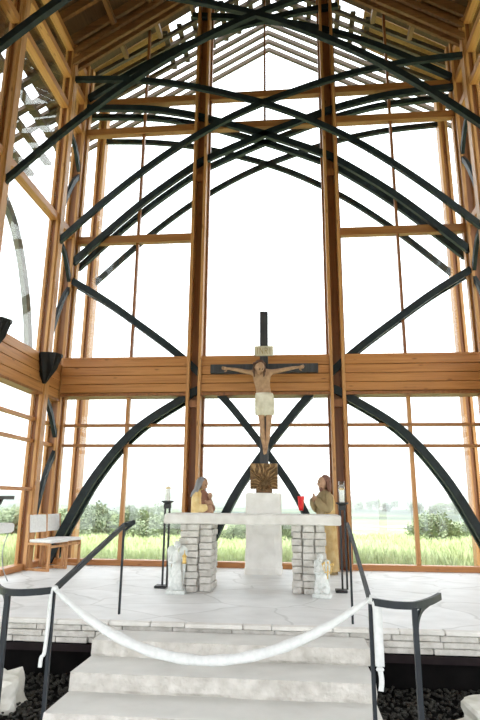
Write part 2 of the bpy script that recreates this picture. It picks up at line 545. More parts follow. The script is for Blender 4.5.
# ---- steps (rough faced slabs)
def slab_step(x0, x1, y0, y1, z0, z1, name, label, seed):
    """tread slab with a hand split front edge"""
    rnd = random.Random(seed)
    m = MB()
    nx = 70
    rows = []
    zs = [z1, z1 - 0.006, z1 - 0.03, (z0+z1)/2, z0 + 0.025, z0]
    for r, z in enumerate(zs):
        row = []
        for i in range(nx + 1):
            x = x0 + (x1 - x0) * i / nx
            n = noise.noise(Vector((x*5 + seed, z*14, seed*1.3))) * 0.022 + noise.noise(Vector((x*16, z*40, seed))) * 0.009
            if r == 0: n *= 0.25
            bulge = (-0.010, -0.012, -0.016, -0.020, -0.018, -0.004)[r]
            row.append(m.b.verts.new((x + (noise.noise(Vector((z*9, seed, i))) * 0.012 if i in (0, nx) else 0), y0 + 0.012 + n + bulge, z)))
        rows.append(row)
    for r0, r1 in zip(rows, rows[1:]):
        for i in range(nx):
            f = m.face((r0[i], r1[i], r1[i+1], r0[i+1]))
            f.material_index = 1
    top_back = [m.b.verts.new((v.co.x, y1, z1)) for v in rows[0]]
    bot_back = [m.b.verts.new((v.co.x, y1, z0)) for v in rows[-1]]
    for i in range(nx):
        m.face((rows[0][i], rows[0][i+1], top_back[i+1], top_back[i]))
        m.face((rows[-1][i+1], rows[-1][i], bot_back[i], bot_back[i+1]))
        m.face((top_back[i], top_back[i+1], bot_back[i+1], bot_back[i]))
    for i in (0, nx):
        f = m.face([r[i] for r in rows] + [bot_back[i], top_back[i]])
        f.material_index = 1
    o = m.build(name, [STEPTOP, LIMEROUGH])
    return struct(o, label, 'step')
slab_step(-1.375, 1.19, -5.31, -4.88, -0.215, -0.075, 'floor_step', 'topmost pale stone step directly under the platform edge', 11)
slab_step(-1.375, 1.17, -5.81, -5.22, -0.36, -0.215, 'floor_step', 'middle pale stone step with a split rough front', 12)
slab_step(-1.375, 1.17, -6.30, -5.70, -0.50, -0.36, 'floor_step', 'lowest visible pale stone step at the foot of the stair', 13)
MB().box(-1.40, 1.10, -6.15, -4.86, -0.9, -0.47).build('floor_step_footing', TROUGH)
struct(bpy.data.objects['floor_step_footing'])

# ---- nave floor behind the camera side and trough
struct(MB().box(-4.6, 4.6, -16, -6.12, -0.7, -0.5).build('floor_nave', FLOORM), 'stone nave floor in front of the steps', 'floor')
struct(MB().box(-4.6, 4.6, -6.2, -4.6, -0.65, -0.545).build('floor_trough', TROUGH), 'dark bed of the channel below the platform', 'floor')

# pebbles: nobody could count them
pm = MB()
for i in range(5000):
    x = random.uniform(-3.2, 3.2); y = random.uniform(-6.12, -4.80)
    if -1.42 < x < 1.14: continue
    r = random.uniform(0.012, 0.024)
    pm.ball((x, y, -0.535 + random.uniform(0, 0.02)), r, (1, random.uniform(0.7, 1), random.uniform(0.5, 0.75)), 1, Matrix.Rotation(random.uniform(0, 3), 4, 'Z'))
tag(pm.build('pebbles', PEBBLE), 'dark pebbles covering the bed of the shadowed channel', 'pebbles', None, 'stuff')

# ---- columns
def column(x, y, label, z1=None, side=0):
    """double flange boards with a recessed core. side=0 faces the nave, +-1: post of a side wall (boards face -Y)"""
    c = empty('column', (x, y, 0)); struct(c, label, 'column')
    z1 = z1 or roof_z(x) - 0.02
    for s in (-1, 1):
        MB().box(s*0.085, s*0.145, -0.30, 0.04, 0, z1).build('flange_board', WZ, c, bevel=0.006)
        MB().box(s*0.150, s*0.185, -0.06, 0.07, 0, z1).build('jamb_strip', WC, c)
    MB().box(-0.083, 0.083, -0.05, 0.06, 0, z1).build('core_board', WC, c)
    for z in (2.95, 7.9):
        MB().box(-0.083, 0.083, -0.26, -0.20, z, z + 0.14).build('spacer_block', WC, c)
    return c
column(-A, 0, 'double wooden column of the glass wall left of the crucifix')
column(A, 0, 'double wooden column of the glass wall right of the crucifix')

def side_post(s, y, label, cat='column', w=0.22, core=True):
    x = s * (B + 0.13)
    c = empty('column', (x, y, 0)); struct(c, label, cat)
    z1 = 10.95
    zb = 0 if y > -4.5 else -0.5
    # boards seen from the nave: two flanges and a core
    for q in (-1, 1):
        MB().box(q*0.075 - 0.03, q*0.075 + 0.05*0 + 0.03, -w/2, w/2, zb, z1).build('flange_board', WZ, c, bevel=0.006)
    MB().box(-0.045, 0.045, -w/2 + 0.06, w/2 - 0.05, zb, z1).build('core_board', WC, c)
    MB().box(-s*0.135, -s*0.105, -w/2 + 0.03, w/2 - 0.02, zb, z1).build('face_strip', WZ, c)
    return c
for s, nm in ((-1, 'left'), (1, 'right')):
    side_post(s, -0.90, 'wooden %s side post carrying the black corner sconce' % nm)
    side_post(s, -3.10, 'wooden %s side post nearest the viewer over the platform' % nm)
    side_post(s, -5.0, 'wooden %s side post of the nave before the platform' % nm)
    side_post(s, -7.2, 'wooden %s side post of the nave beside the pews' % nm)
    # corner post
    c = empty('column', (s*4.23, -0.05, 0)); struct(c, 'wooden corner post where glass wall meets %s side wall' % nm, 'column')
    MB().box(-0.13, 0.13, -0.10, 0.10, 0, 11.1).build('core_board', WC, c)
    for x0, x1, y0, y1 in ((-0.13, -0.07, -0.16, -0.102), (0.07, 0.13, -0.16, -0.102), (0.132, 0.17, -0.03, 0.10)):
        MB().box(-s*x0, -s*x1, y0, y1, 0, 11.1).build('flange_board', WZ, c, bevel=0.005)
    # outside frame post
    c = empty('column', (s*4.23, 1.30, -0.3)); struct(c, 'outer wooden post standing beyond the %s corner glass' % nm, 'column')
    for q in (-1, 1):
        MB().box(q*0.075 - 0.03, q*0.075 + 0.03, -0.11, 0.11, 0, 11.3).build('flange_board', WZ, c)
    MB().box(-0.045, 0.045, -0.06, 0.06, 0, 11.3).build('core_board', WC, c)

# ---- windows: back wall
wno = [0]
def window(label):
    wno[0] += 1
    w = empty('window_%d' % wno[0]); struct(w, label, 'window')
    return w
def hbar(m, x0, x1, z, h=0.09, y0=-0.09, y1=0.06):
    m.box(x0, x1, y0, y1, z - h/2, z + h/2)
Z_LO, Z_LO2, Z_B0, Z_B1, Z_M1, Z_M2, Z_M3 = 2.23, 2.63, 3.20, 3.95, 6.687, 9.386, 10.164
def back_bay(x0, x1, vx, label, upper_only, mids):
    w = window(label)
    zt0, zt1 = roof_z(x0), roof_z(x1)
    pane = MB()
    poly = [(x0, 0.0), (x1, 0.0), (x1, zt1)] + ([(0, roof_z(0))] if x0 < 0 < x1 else []) + [(x0, zt0)]
    pane.prism(poly, 'y', -0.004, 0.004)
    pane.build('glass_pane', GLASS, w)
    for z in (Z_LO, Z_LO2): hb = MB(); hbar(hb, x0, x1, z, 0.055, -0.06, 0.05); hb.build('mullion', WT, w)
    for z in mids:
        hb = MB(); hbar(hb, x0, x1, z - 0.02, 0.17); hb.box(x0, x1, -0.12, -0.09, z - 0.125, z - 0.095); hb.build('transom', WT, w, bevel=0.006)
    if upper_only:
        MB().box(vx - 0.022, vx + 0.022, -0.05, 0.04, Z_M2, roof_z(vx) - 0.02).build('mullion', WC, w)
    else:
        MB().box(vx - 0.035, vx + 0.035, -0.055, 0.045, 0.1, Z_B0).build('mullion', WZ, w)
        MB().box(vx - 0.026, vx + 0.026, -0.05, 0.04, Z_B1, roof_z(vx) - 0.02).build('mullion', WC, w)
    MB().box(x0, x1, -0.12, 0.08, 0.0, 0.10).build('window_sill', WX, w, bevel=0.006)
    return w
back_bay(-B, -A - 0.14, -2.76, 'left bay of the great glass end wall', False, (Z_M1, Z_M2, Z_M3))
back_bay(-A + 0.14, A - 0.14, 0.0, 'tall middle bay of the great glass end wall behind the crucifix', True, (Z_M2, Z_M3))
back_bay(A + 0.14, B, 2.75, 'right bay of the great glass end wall', False, (Z_M1, Z_M2, Z_M3))

# ---- plank beams across the glass wall
def plank_beam(x0, x1, label):
    t = empty('beam'); struct(t, label, 'beam')
    n = 4
    h = (Z_B1 - Z_B0 - 0.05) / n
    for i in range(n):
        z = Z_B0 + 0.05 + i*h
        MB().box(x0, x1, -0.26, -0.205, z + 0.005, z + h - 0.005).build('plank', WX, t, bevel=0.007)
    MB().box(x0, x1, -0.21, 0.10, Z_B0 + 0.02, Z_B1 - 0.02).build('backing_board', WC, t)
    MB().box(x0, x1, -0.28, 0.12, Z_B0 - 0.02, Z_B0 + 0.035).build('bottom_rail', WC, t)
    MB().box(x0, x1, -0.28, 0.12, Z_B1 - 0.018, Z_B1 + 0.022).build('top_cap', WX, t)
plank_beam(-B, -A - 0.147, 'wide cedar plank beam across the left window bay')
plank_beam(-A + 0.147, A - 0.147, 'wide cedar plank beam behind the crucified figure')
plank_beam(A + 0.147, B, 'wide cedar plank beam across the right window bay')

# ---- side walls: glass, rails, plank beams
def side_bay(s, y0, y1, nm, first):
    w = window('%s side window bay %s' % (nm, first))
    zb = 0.0 if y1 > -4.5 else -0.5
    MB().box(s*(GX - 0.004), s*(GX + 0.004), y0, y1, zb, 11.0).build('glass_pane', GLASS, w)
    for z in (Z_LO, Z_LO2):
        MB().box(s*(GX - 0.05), s*(GX + 0.05), y0, y1, z - 0.03, z + 0.03).build('mullion', WY, w)
    for z in (6.75, 9.38, 10.15, 10.85):
        MB().box(s*(GX - 0.11), s*(GX + 0.05), y0, y1, z - 0.075, z + 0.075).build('transom', WY, w, bevel=0.006)
    MB().box(s*(GX - 0.14), s*(GX + 0.05), y0, y1, zb, zb + 0.10).build('window_sill', WY, w, bevel=0.006)
    n = 4
    h = (3.85 - 3.13) / n
    for i in range(n):
        MB().box(s*(GX - 0.12), s*(GX - 0.07), y0, y1, 3.13 + i*h + 0.005, 3.13 + (i+1)*h - 0.005).build('plank', WY, w, bevel=0.007)
    MB().box(s*(GX - 0.075), s*(GX + 0.10), y0, y1, 3.12, 3.85).build('backing_board', WC, w)
    MB().box(s*(GX - 0.14), s*(GX + 0.10), y0, y1, 3.09, 3.135).build('bottom_rail', WC, w)
    return w
for s, nm in ((-1, 'left'), (1, 'right')):
    side_bay(s, -0.80, -0.15, nm, 'in the glass corner')
    sb = side_bay(s, -3.0, -1.0, nm, 'beside the platform')
    if s < 0:
        MB().box(-GX + 0.02, -GX + 0.12, -3.0, -1.0, 1.335, 1.395).build('ledge_rail', WY, sb, bevel=0.004)
    side_bay(s, -4.9, -3.2, nm, 'before the platform')
    side_bay(s, -7.1, -5.1, nm, 'along the nave')

# ---- roof: deck, rafters, purlins
def slope_poly(z0fun, x0, x1, th):
    return [(x0, z0fun(x0)), (x1, z0fun(x1)), (x1, z0fun(x1) + th), (x0, z0fun(x0) + th)]
for s, nm in ((-1, 'left'), (1, 'right')):
    c = empty('ceiling'); struct(c, 'dark boarded underside of the %s roof slope' % nm, 'ceiling')
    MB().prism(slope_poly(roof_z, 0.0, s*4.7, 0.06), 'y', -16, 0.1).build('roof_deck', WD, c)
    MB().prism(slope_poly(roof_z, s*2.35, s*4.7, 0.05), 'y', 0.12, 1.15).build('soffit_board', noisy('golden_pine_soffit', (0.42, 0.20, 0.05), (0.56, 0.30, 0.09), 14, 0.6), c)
    # rafters under the deck and the stacked lower chords at each frame
    for fy in FRAMES:
        for dz, dep, x1, dy in ((-0.26, 0.24, 4.3, 0.0), (-0.56, 0.13, 4.15, 0.0), (-0.86, 0.16, 4.15, 0.0)):
            for q in (-0.09, 0.09):
                zf = lambda x, d=dz: roof_z(x) + d
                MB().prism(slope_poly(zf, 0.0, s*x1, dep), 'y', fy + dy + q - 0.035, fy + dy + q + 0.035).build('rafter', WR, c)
    for fy in (-0.45, -1.6, -2.35, -3.8, -4.4, -5.7, -6.4):
        zf = lambda x: roof_z(x) - 0.26
        MB().prism(slope_poly(zf, 0.0, s*4.3, 0.24), 'y', fy - 0.04, fy + 0.04).build('rafter', WR, c)
    for px in (0.9, 1.7, 2.5, 3.3):
        x = s*px
        MB().box(x - 0.05, x + 0.05, -9, 0.0, roof_z(x) - 0.40, roof_z(x) - 0.27).build('purlin', WP, c)
    # open lattice overhang in front of the gable
    l = empty('roof_lattice'); struct(l, 'open timber lattice of the %s roof overhang outside the gable glass' % nm, 'roof')
    zl = lambda x: 13.52 - 0.58 * abs(x)
    for k in range(8):
        y = 0.22 + 0.30*k
        MB().prism(slope_poly(zl, 0.0, s*5.7, 0.11), 'y', y - 0.04, y + 0.04).build('fly_rafter', WL, l)
    for k in range(8):
        x = s*(0.05 + 0.34*k)
        MB().box(x - 0.06, x + 0.06, 0.12, 1.30, zl(x) + 0.08, zl(x) + 0.15).build('lattice_purlin', WL, l)
    # eave lattice outside the side wall
    e = empty('roof_lattice'); struct(e, 'open timber eave lattice outside the %s side glass' % nm, 'roof')
    MB().prism(slope_poly(roof_z, s*4.5, s*5.35, 0.05), 'y', -9, 1.6).build('eave_board', WD, e)
    for k in range(12):
        y = -6.2 + 0.62*k
        MB().prism(slope_poly(lambda x: roof_z(x) - 0.12, s*4.5, s*6.5, 0.11), 'y', y - 0.07, y + 0.07).build('eave_rafter', WL, e)
    for px in (5.55, 5.95, 6.4):
        x = s*px
        MB().box(x - 0.09, x + 0.09, -6.3, 1.9, roof_z(x) - 0.18, roof_z(x) - 0.08).build('eave_purlin', WL, e)
# unseen back gable behind the viewer, added solid to darken the upper woodwork
wb = empty('wall_added_back'); struct(wb, 'unseen wooden gable behind the viewer, added to keep light off the upper wood', 'wall')
MB().prism([(-4.6, 4.2), (4.6, 4.2), (4.6, 10.8), (0, 13.9), (-4.6, 10.8)], 'y', -15.1, -14.9).build('light_block_gable', WX, wb)
for x in (-4.4, -1.4, 1.4, 4.4):
    MB().box(x - 0.15, x + 0.15, -15.1, -14.9, -0.5, 4.2).build('post', WZ, wb)

for s, nm in ((-1, 'left'), (1, 'right')):  # unseen boards, added to cut the side light on the upper timber
    w = empty('wall_' + nm); struct(w, 'unseen boards high on the %s nave side, added to block light' % nm, 'wall')
    MB().box(s*4.32, s*4.42, -15, -5.2, 3.9, 11.0).build('light_block_boards', WP, w)
    MB().box(s*4.32, s*4.42, -5.2, -3.35, 5.6, 11.0).build('light_block_boards', WP, w)

# ================================================================== CURVED BRACES
A3 = [(-4.22, 6.17), (-4.10, 6.28), (-3.3, 7.05), (-2.6, 7.66), (-1.9, 8.20), (-1.2, 8.64), (-0.6, 8.97), (0, 9.24), (0.6, 9.46), (1.2, 9.66), (2.0, 9.87), (3.0, 10.03), (4.10, 10.11), (4.22, 10.115)]
A3W = [(-4.10, 6.12), (-3.98, 6.25), (-2.72, 7.43), (-1.58, 8.30), (-1.1, 8.56), (-0.17, 8.97), (0.3, 9.15), (1.3, 9.52), (2.0, 9.72), (2.8, 9.87), (4.10, 9.97)]
A4 = [(-4.10, 10.22), (-3.03, 10.90), (-1.98, 11.46), (-1.0, 11.84), (0, 12.10), (0.8, 12.25), (1.7, 12.36)]
A2 = [(-4.10, 5.70), (-3.4, 5.27), (-2.74, 4.80), (-1.68, 3.99), (-0.84, 3.17), (-0.36, 2.60), (0.0, 2.13), (0.5, 1.42), (0.82, 0.82), (1.18, 0.08)]
A1 = [(-4.10, 0.05), (-3.86, 0.60), (-3.3, 1.63), (-2.55, 2.52), (-1.54, 3.19), (-1.30, 3.32)]
def brace(profile, flip, y, label, group, dep=0.15, wid=0.09):
    pts = catmull([((-x if flip else x), y, z) for x, z in profile], 8)
    o = MB().sweep(pts, wid, dep).build('curved_brace', STEEL)
    return tag(o, label, 'brace', group)
GB = 'dark curved braces of the glass end wall'
for flip, a, bb in ((False, 'left', 'right'), (True, 'right', 'left')):
    for y, io, d in ((-0.15, 'inner', 0.14), (0.16, 'outer', 0.12)):
        side = 'inside' if io == 'inner' else 'just outside'
        brace(A1, flip, y, 'dark brace rising from the %s corner floor to the plank beam, %s the glass' % (a, side), GB, d + 0.01)
        brace(A2, flip, y, 'dark brace from %s corner post crossing down behind the crucifix, %s the glass' % (a, side), GB, d)
        brace(A3W, flip, y, 'dark gothic arch springing from the %s corner post, %s the glass' % (a, side), GB, d)
    brace(A4, flip, -0.15, 'dark arch springing from the %s corner near the roof of the glass wall' % a, GB, 0.14)
    brace(A3, flip, -0.9, 'thin dark arch rising from the %s sconce post over the altar' % a, 'dark arches spanning between side posts', 0.12, 0.08)
    brace(A3, flip, -3.1, 'dark arch from the nearest %s side post crossing high in front' % a, 'dark arches spanning between side posts', 0.105, 0.08)
    brace(A3, flip, -5.0, 'dark arch at the very top from the %s nave post' % a, 'dark arches spanning between side posts', 0.11, 0.08)
    brace(A3, flip, 1.3, 'faint slate arch outside rising from the %s outer post' % a, 'dark arches spanning between side posts', 0.12, 0.08)
    s = 1 if flip else -1
    def sbrace(pts, label, xo=0.05, w=0.07, d=0.10):
        o = MB().sweep(catmull([(s*(B + xo), y, z) for y, z in pts], 6), w, d, Vector((1, 0, 0))).build('curved_brace', STEEL)
        tag(o, label, 'brace', 'short dark braces of the glass corners')
    sbrace([(-0.82, 6.30), (-0.5, 6.12), (-0.18, 5.68)], 'short dark brace above mid height in the %s glass corner, sloping down to the corner' % a)
    sbrace([(-0.16, 5.52), (-0.45, 5.15), (-0.82, 4.35)], 'short dark brace in the %s glass corner dropping from mid height toward the sconce' % a)
    sbrace([(-0.82, 3.07), (-0.55, 2.85), (-0.20, 2.40)], 'short dark brace under the plank beam in the %s glass corner' % a)
    sbrace([(-0.16, 2.10), (-0.5, 1.62), (-0.82, 0.80)], 'lowest short dark brace of the %s glass corner behind the chairs' % a)
    o = MB().sweep(catmull([(s*4.62, y, z) for y, z in ((-2.25, 6.50), (-1.79, 6.17), (-1.39, 5.64), (-1.04, 4.96), (-0.81, 4.31), (-0.72, 3.9))], 6), 0.10, 0.16, Vector((1, 0, 0))).build('curved_brace', HAZED_STEEL)
    tag(o, 'pale grey curved brace seen outside through the %s side glass' % a, 'brace')
    sbrace([(-0.82, 8.85), (-0.5, 8.70), (-0.18, 8.30)], 'uppermost short dark brace in the %s glass corner' % a)
    sbrace([(-0.16, 8.20), (-0.45, 7.85), (-0.82, 7.15)], 'short dark brace crossing the upper pane of the %s glass corner' % a)

# ================================================================== OUTSIDE
def ground_z(x, y):
    d = max(0.0, y - 2)
    if y < -16: d = -16 - y
    if d < 45: z = -0.35 - 0.042*d
    elif d < 160: z = -2.24 - 0.026*(d - 45)
    elif d < 700: z = -5.23 - 0.009*(d - 160)
    else: z = -10.1 + 30*(1 - math.cos(min(1, (d - 700)/1500)*PI))/2
    z += min(1, max(0, (abs(x) - 5)/30)) * noise.noise(Vector((x*0.012, y*0.012, 3.3))) * (2.0 if d < 500 else 6.0)
    if d > 700: z += 9*noise.noise(Vector((x*0.0018, y*0.0018, 1.1)))
    return z
gm = MB()
ys = [-60, -30, -16, -8, 0, 2.0, 5, 8, 12, 17, 23, 30, 38, 47, 58, 72, 90, 110, 140, 180, 240, 320, 420, 550, 700, 850, 1000, 1200, 1450, 1750, 2100, 2600]
rows = []
for y in ys:
    half = 60 + 1.3*max(0, y)
    rows.append([gm.b.verts.new((half*(i/40 - 1), y, ground_z(half*(i/40 - 1), y) - (0.9 if -17 < y < 1.5 else 0))) for i in range(81)])
for r0, r1 in zip(rows, rows[1:]):
    for i in range(80): gm.face((r0[i], r0[i+1], r1[i+1], r1[i]))
struct(gm.build('ground_meadow', TERRAIN, smooth=True), 'sunlit green hillside falling away to distant farmland', 'field')

# pale gravel road to the right
def bgpos(u, y): return 0.53 + (u - 294) / 575 * (y + 10.9)
rd = MB()
path = [(330, 150, 16), (355, 118, 16), (385, 100, 14), (420, 108, 13), (455, 140, 14), (500, 190, 16)]
cl = catmull([(bgpos(u, y), y, 0) for u, y, w in path], 8)
pr = None
for i, p in enumerate(cl):
    w = 9.0
    l, r = (p.x, p.y - w), (p.x, p.y + w)
    cur = [rd.b.verts.new((q[0], q[1], ground_z(*q) + 0.08)) for q in (l, r)]
    if pr: rd.face((pr[0], cur[0], cur[1], pr[1]))
    pr = cur
struct(rd.build('road', GRAVEL), 'pale curving gravel road beyond the right window', 'road')

# meadow grass (uncountable)
gr = MB()
rg = random.Random(5)
for i in range(9000):
    y = 2.2 + 40 * rg.random()**1.6
    x = bgpos(rg.uniform(-60, 540), y)
    z = ground_z(x, y)
    for k in range(4):
        a = rg.uniform(0, PI); h = rg.uniform(0.2, 0.62) * (0.5 if x < 0 else 0.85); w = rg.uniform(0.015, 0.04) * (1 + y*0.05)
        dx, dy = math.cos(a)*w, math.sin(a)*w
        ox, oy = rg.uniform(-.25, .25), rg.uniform(-.25, .25)
        lx, ly = rg.uniform(-.25, .25)*h, rg.uniform(-.25, .25)*h
        v = [gr.b.verts.new(p) for p in ((x+ox-dx, y+oy-dy, z-0.02), (x+ox+dx, y+oy+dy, z-0.02), (x+ox+lx+dx*.6, y+oy+ly+dy*.6, z+h*.6), (x+ox+lx*1.8, y+oy+ly*1.8, z+h))]
        gr.face(v)
tag(gr.build('meadow_grass', GRASS), 'tall pale green grass of the meadow outside the windows', 'grass', None, 'stuff')

# summer haze hanging over the valley
hm = bpy.data.materials.new('valley_haze'); hm.use_nodes = True
hn = hm.node_tree; hn.nodes.remove(hn.nodes['Principled BSDF'])
hv = hn.nodes.new('ShaderNodeVolumeScatter')
hv.inputs['Color'].default_value = (0.86, 0.93, 1.0, 1)
hv.inputs['Density'].default_value = 0.0006
hn.links.new(hv.outputs['Volume'], hn.nodes['Material Output'].inputs['Volume'])
tag(MB().box(-2600, 2600, 14, 2500, -60, 70).build('haze', hm), 'pale summer haze lying over the valley outside', 'haze', None, 'stuff')

# bushes and trees
def make_plant(name, leaf, seed, tall):
    rnd = random.Random(seed)
    root = empty(name)
    t = MB()
    t.tube([(0, 0, -0.2), (0.04, 0.02, 0.4*tall), (0.0, 0.05, 0.75*tall)], [0.07, 0.05, 0.02], 7)
    for k in range(5):
        a = k*1.3 + seed
        t.tube([(0, 0.02, 0.25*tall + 0.06*k), (0.35*math.cos(a), 0.35*math.sin(a), 0.55*tall)], [0.035, 0.012], 5)
    t.build('trunk', BARK, root)
    c = MB()
    blobs = [(rnd.uniform(-.7, .7), rnd.uniform(-.7, .7), rnd.uniform(0.25, 0.85)*tall, rnd.uniform(0.4, 0.65)) for _ in range(11)]
    for bx, by, bz, br in blobs:
        for _ in range(130):
            d = Vector((rnd.gauss(0, 1), rnd.gauss(0, 1), rnd.gauss(0, 1))).normalized() * br * rnd.uniform(0.6, 1.05)
            p = Vector((bx, by, bz)) + d
            if p.z < 0: continue
            u = Vector((rnd.gauss(0, 1), rnd.gauss(0, 1), rnd.gauss(0, 1))).normalized()
            w = u.orthogonal().normalized()
            sz = rnd.uniform(0.06, 0.13)
            c.face([c.b.verts.new(p + q) for q in (u*sz, w*sz*.6, -u*sz, -w*sz*.6)])
    c.build('crown', leaf, root)
    return root
protos = [make_plant('bush', LEAF, 3, 1.7), make_plant('bush', LEAF2, 8, 1.5), make_plant('tree', LEAF, 5, 2.4)]
used = [False]*3
def plant(kind, u, y, sc, label, group):
    o = protos[kind] if not used[kind] else copy_tree(protos[kind])
    used[kind] = True
    x = bgpos(u, y)
    o.location = (x, y, ground_z(x, y) - 0.05)
    o.scale = (sc, sc, sc*rb.uniform(0.85, 1.1))
    o.rotation_euler = (0, 0, rb.uniform(0, 6))
    tag(o, label, 'tree' if kind == 2 else 'bush', group)
rb = random.Random(21)
GL = 'bushes of the thicket beyond the left windows'
for i in range(34):
    u = -10 + 210*i/33 + rb.uniform(-4, 4)
    plant(rb.choice((0, 0, 1)), u, rb.uniform(23, 42), rb.uniform(0.85, 1.2), 'grey green bush in the thicket beyond the left window bay', GL)
for i in range(12):
    u = -10 + 210*i/11 + rb.uniform(-6, 6)
    plant(2, u, rb.uniform(110, 170), rb.uniform(1.4, 2.0), 'dark tree on the skyline behind the left thicket', 'skyline trees behind the left thicket')
for i in range(11):
    plant(rb.choice((0, 1)), 208 + 130*i/10, rb.uniform(20, 40), rb.uniform(0.5, 0.85), 'low bush far out beyond the middle window bay', 'low bushes beyond the middle bay')
for i in range(9):
    plant(rb.choice((0, 1, 1)), 418 + 62*i/8 + rb.uniform(-3, 3), rb.uniform(24, 38), rb.uniform(0.75, 1.15), 'rounded green bush below the dark brace in the right window', 'bushes beyond the right window')
for i in range(16):
    plant(2, 345 + 150*i/15 + rb.uniform(-4, 4), rb.uniform(330, 560), rb.uniform(2.6, 4.2), 'tiny dark tree in the far valley beyond the right window', 'valley trees beyond the right window')

def house(u, y, w, label):
    x = bgpos(u, y)
    h = empty('farm_house', (x, y, ground_z(x, y) - 0.3)); tag(h, label, 'house', 'tiny pale houses far across the valley')
    MB().box(-w/2, w/2, -3, 3, 0, 3.4).build('wall', HOUSEW, h)
    MB().prism([(-3.4, 3.4), (3.4, 3.4), (0, 5.6)], 'x', -w/2 - .3, w/2 + .3).build('roof', ROOFM, h)
    MB().box(-w*0.3, -w*0.1, -3.05, -2.99, 1.2, 2.6).build('window', ROOFM, h)
for u, y, w in ((378, 620, 14), (398, 660, 18), (421, 600, 12), (446, 640, 20), (462, 590, 11)):
    house(u, y, w, 'tiny pale house far across the valley beyond the right window')

# lattice mast
mx, my = bgpos(302, 300), 300
mz = ground_z(mx, my)
ms = thing('radio_mast', 'faint slender lattice mast on the horizon right of the crucifix', 'mast', (mx, my, mz))
H = 37.8 - mz
lat = MB()
for sx, sy in ((-1, -1), (1, -1), (1, 1), (-1, 1)):
    lat.tube([(sx*0.9, sy*0.9, 0), (sx*0.2, sy*0.2, H)], 0.10, 5)
for k in range(16):
    f0, f1 = k/16, (k+1)/16
    w0, w1 = 0.9 - 0.7*f0, 0.9 - 0.7*f1
    lat.tube([(-w0, -w0, H*f0), (w1, -w1, H*f1)], 0.06, 4)
    lat.tube([(w0, -w0, H*f0), (-w1, -w1, H*f1)], 0.06, 4)
lat.build('lattice', CHROME, ms)
MB().box(-3, 3, -0.1, 0.1, H - 7.2, H - 6.9).build('cross_arm', CHROME, ms)

# ================================================================== ALTAR
al = thing('altar', 'white stone altar table on two stacked stone pillars', 'altar', (-0.05, -2.62, 0))
sm = MB()
nx, ny = 60, 18
def slab_pt(i, j, z):
    x = -1.21 + 2.42*i/nx; y = -0.38 + 0.76*j/ny
    n = noise.noise(Vector((x*6, y*6, z*9))) * 0.016
    if i in (0, nx): x += n
    if j in (0, ny): y += n
    return (x, y, z)
lay = [0.885, 0.90, 0.95, 1.0, 1.018]
ins = [0.014, 0, 0, 0, 0.012]
per = [(i, 0) for i in range(nx)] + [(nx, j) for j in range(ny)] + [(i, ny) for i in range(nx, 0, -1)] + [(0, j) for j in range(ny, 0, -1)]
R_ = []
for z, q in zip(lay, ins):
    ring = []
    for i, j in per:
        p = Vector(slab_pt(i, j, z)); p.x -= math.copysign(q, p.x) if abs(p.x) > 1.1 else 0; p.y -= math.copysign(q, p.y) if abs(p.y) > .35 else 0
        ring.append(sm.b.verts.new(p))
    R_.append(ring)
for r0, r1 in zip(R_, R_[1:]):
    for k in range(len(per)): sm.face((r0[k], r0[(k+1) % len(per)], r1[(k+1) % len(per)], r1[k]))
sm.face(R_[0][::-1]); sm.face(R_[-1])
sm.build('slab', LIME, al)
def pillar(cx, seed, sh=0.0):
    rnd = random.Random(seed)
    m = MB()
    m.box(cx - 0.17, cx + 0.17, -0.20, 0.20, 0.0, 0.885)
    n = 10
    for (x0, x1, y0, y1) in ((-0.225, -0.095 + sh, -0.27, 0.03), (-0.082 + sh, 0.070 + sh, -0.33, -0.03), (0.085 + sh, 0.225, -0.27, 0.03),
                             (-0.225, -0.02, 0.04, 0.27), (0.0, 0.225, 0.04, 0.27)):
        off = rnd.uniform(-0.018, 0.018)
        for k in range(n):
            j = lambda: rnd.uniform(-0.012, 0.012)
            z0 = 0.0 if k == 0 else 0.885*k/n + off
            z1 = 0.885 if k == n - 1 else 0.885*(k + 1)/n + off
            m.box(cx + x0 + j(), cx + x1 + j(), y0 + j(), y1 + j(), z0 + 0.004, z1 - 0.004)
    return m.build('stone_pillar', LIMEROUGH, al, bevel=0.007)
pillar(-0.775, 4, -0.03); pillar(0.775, 9)

# ruby lamp on the altar
vl = thing('votive_lamp', 'red glass sanctuary lamp standing on the altar', 'lamp', (0.63, -2.72, 1.019))
MB().lathe([(0.075, 0), (0.075, 0.006), (0.012, 0.012), (0.012, 0.045), (0.03, 0.055)], 20).build('foot', CLEAR, vl, smooth=True)
MB().lathe([(0.030, 0.055), (0.036, 0.10), (0.046, 0.24), (0.050, 0.25), (0.044, 0.248), (0.034, 0.11), (0.024, 0.07)], 20).build('red_glass', noisy('ruby_glass_body', (0.55, 0.01, 0.015), (0.75, 0.02, 0.02), 4, 0.15), vl, smooth=True)
MB().lathe([(0.028, 0.08), (0.032, 0.19)], 14).build('candle', WAX, vl)

